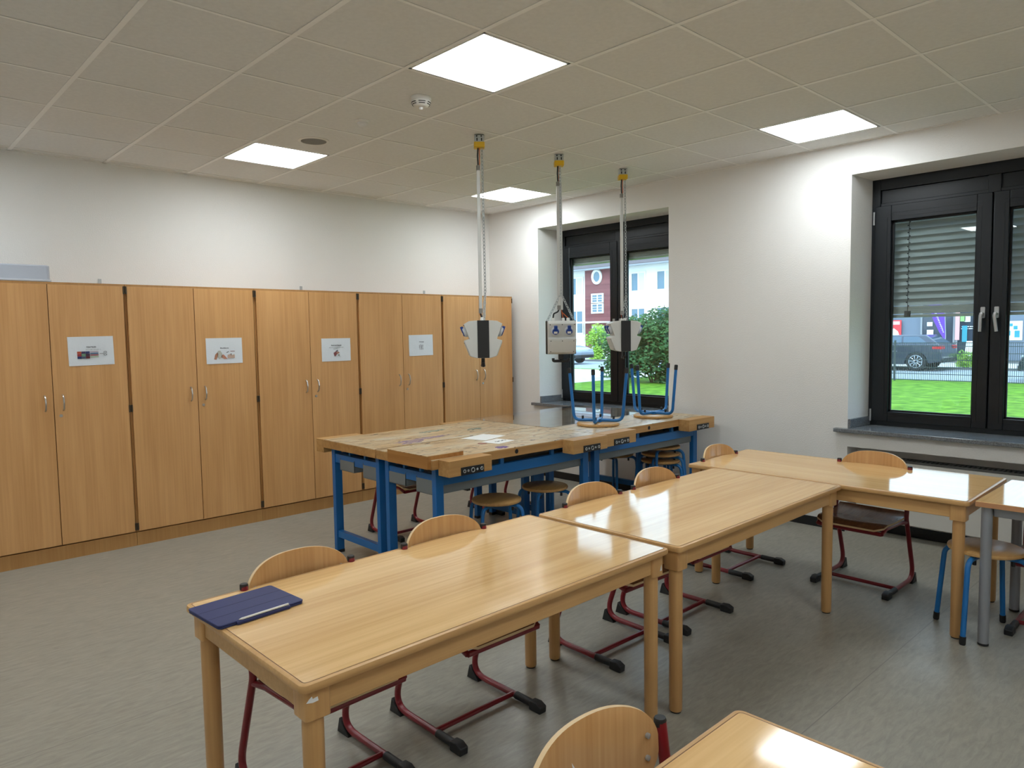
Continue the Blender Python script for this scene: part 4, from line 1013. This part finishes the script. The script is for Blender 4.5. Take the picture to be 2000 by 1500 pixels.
# shop front behind the street
sb = thing('shop_building', 'grey shop front with dark display windows seen below the right blind', 'building', (30, 0, 0))
MB().box(0, 8, -30, 11, 0, 4.6).build('facade', M_shop, sb)
for (a, b_) in ((4.6, 3.3), (3.2, 1.75), (7.6, 6.0)):
    w_ = MB().box(-.06, 0, b_, a, .15, 3.2).build('display_window', M_shopd, sb)
    for y in (a, b_): MB().box(-.10, 0, y-.04, y+.04, .1, 3.25).build('mullion', M_leggrey, w_)
MB().box(-.10, 0, 1.7, 7.7, 3.2, 3.4).build('lintel', M_leggrey, sb); MB().box(-.25, 0, -30, 11, 0, .12).build('plinth', M_curb, sb)
PW = mat('poster_white', srgb(240, 244, 240), .6); PR = mat('poster_red', srgb(226, 60, 66), .5); PT = mat('poster_teal', srgb(48, 150, 170), .5); PP = mat('flag_purple', srgb(104, 62, 180), .6); PG = mat('poster_green', srgb(150, 190, 120), .6); PK = mat('poster_pink', srgb(232, 178, 176), .6)
# things on the shop front
def board(name, label, y0, y1, z0, z1, m, x=-.10, cat='poster'):
    o = MB().box(-.03, 0, -(y1-y0)/2, (y1-y0)/2, 0, z1-z0).build(name, m, None, bevel=.004); o.location = (30+x, (y0+y1)/2, z0); return tag(o, label, cat)
p_ = board('red_poster', 'red poster with a white figure on the shop wall above the estate car', 5.42, 5.95, 1.05, 1.92, PR)
MB().prism([(.0, .05), (.18, .12), (.12, .32), (.2, .42), (.05, .5), (-.12, .36), (-.18, .2)], 0, -.036, -.031).build('figure', PW, p_); MB().box(-.036, -.031, -.2, .2, .66, .82).build('figure', PK, p_)
board('window_notice', 'upper pale blue notice in the dark shop window', 4.14, 4.36, 1.62, 1.80, PW); board('window_notice', 'lower pale blue notice in the dark shop window', 4.10, 4.36, 1.22, 1.46, PW)
board('pink_banner', 'pale pink and green banner strip on the shop window', 3.08, 3.25, 1.0, 2.25, PK); board('green_poster', 'yellow-green poster high in the shop window', 2.86, 3.06, 1.80, 2.10, PG)
board('teal_banner', 'narrow teal banner with pointed end in the shop window', 2.79, 2.98, .92, 1.62, PT); board('blue_notice', 'light blue notice below the blind at the shop window', 2.68, 2.90, 1.78, 2.02, PW)
p_ = board('product_board', 'white board with blue pictures on the grey wall at the right edge', .82, 1.6, .98, 1.78, PW, -.02)
for (a, b_, c, d) in ((-.05, .05, .58, .7), (-.22, -.08, .45, .6), (.02, .2, .2, .4), (-.3, -.12, .12, .4)): MB().box(-.036, -.031, a, b_, c, d).build('picture', PT, p_)
ob = MB().prism([(-.30, 0), (.30, 0), (.20, .95), (-.2, .95)], 0, -.02, .02).build('sandwich_board', PW, None); ob.location = (29.2, 2.42, .02); tag(ob, 'white slanted board standing before the shop, right of the teal banner', 'board')
# white lettering lines on the glass
lt = thing('window_lettering', 'rows of white lettering across the upper shop window', 'lettering', (29.915, 2.42, 0))
for z, sz, tx in ((1.90, .16, 'und'), (1.74, .15, 'Aufd')):
    text(tx, sz, PW, 'lettering', lt, (0, 0, z), (PI/2, 0, -PI/2))
R8 = random.Random(4); fz = MB()                                   # two smaller rows, too far away to read
for z in (1.56, 1.47):
    y = -.55
    while y < .55:
        l = R8.uniform(.05, .14); fz.box(0, .004, y, y+l, z, z+.035); y += l+R8.uniform(.015, .03)
fz.build('lettering', PW, lt)
# purple beach flag
fl = thing('beach_flag', 'purple beach flag with white lettering in front of the shop', 'flag', (28.6, 3.30, .02))
MB().tube([(0, -.03, 0), (0, -.05, 1.2), (0, .0, 2.2), (0, .18, 2.7), (0, .5, 2.9)], .018, 8).build('mast', M_leggrey, fl)
MB().prism([(-.04, .95), (-.04, 1.6), (.0, 2.2), (.18, 2.68), (.5, 2.88), (.62, 2.5), (.45, 1.9), (.2, 1.35)], 0, -.008, .008).build('sail', PP, fl)
R9 = random.Random(2); fz = MB()                                   # white script, too far away to read
for k in range(11):
    f = k/10; y = .34-.30*f; z = 2.12-.78*f; a = R9.uniform(.022, .04)
    fz.tube([(-.012, y-a, z-.012), (-.012, y+a*.2, z+.03*R9.uniform(.6, 1.2)), (-.012, y+a, z+.012)], .014, 6)
fz.build('lettering', PW, fl)
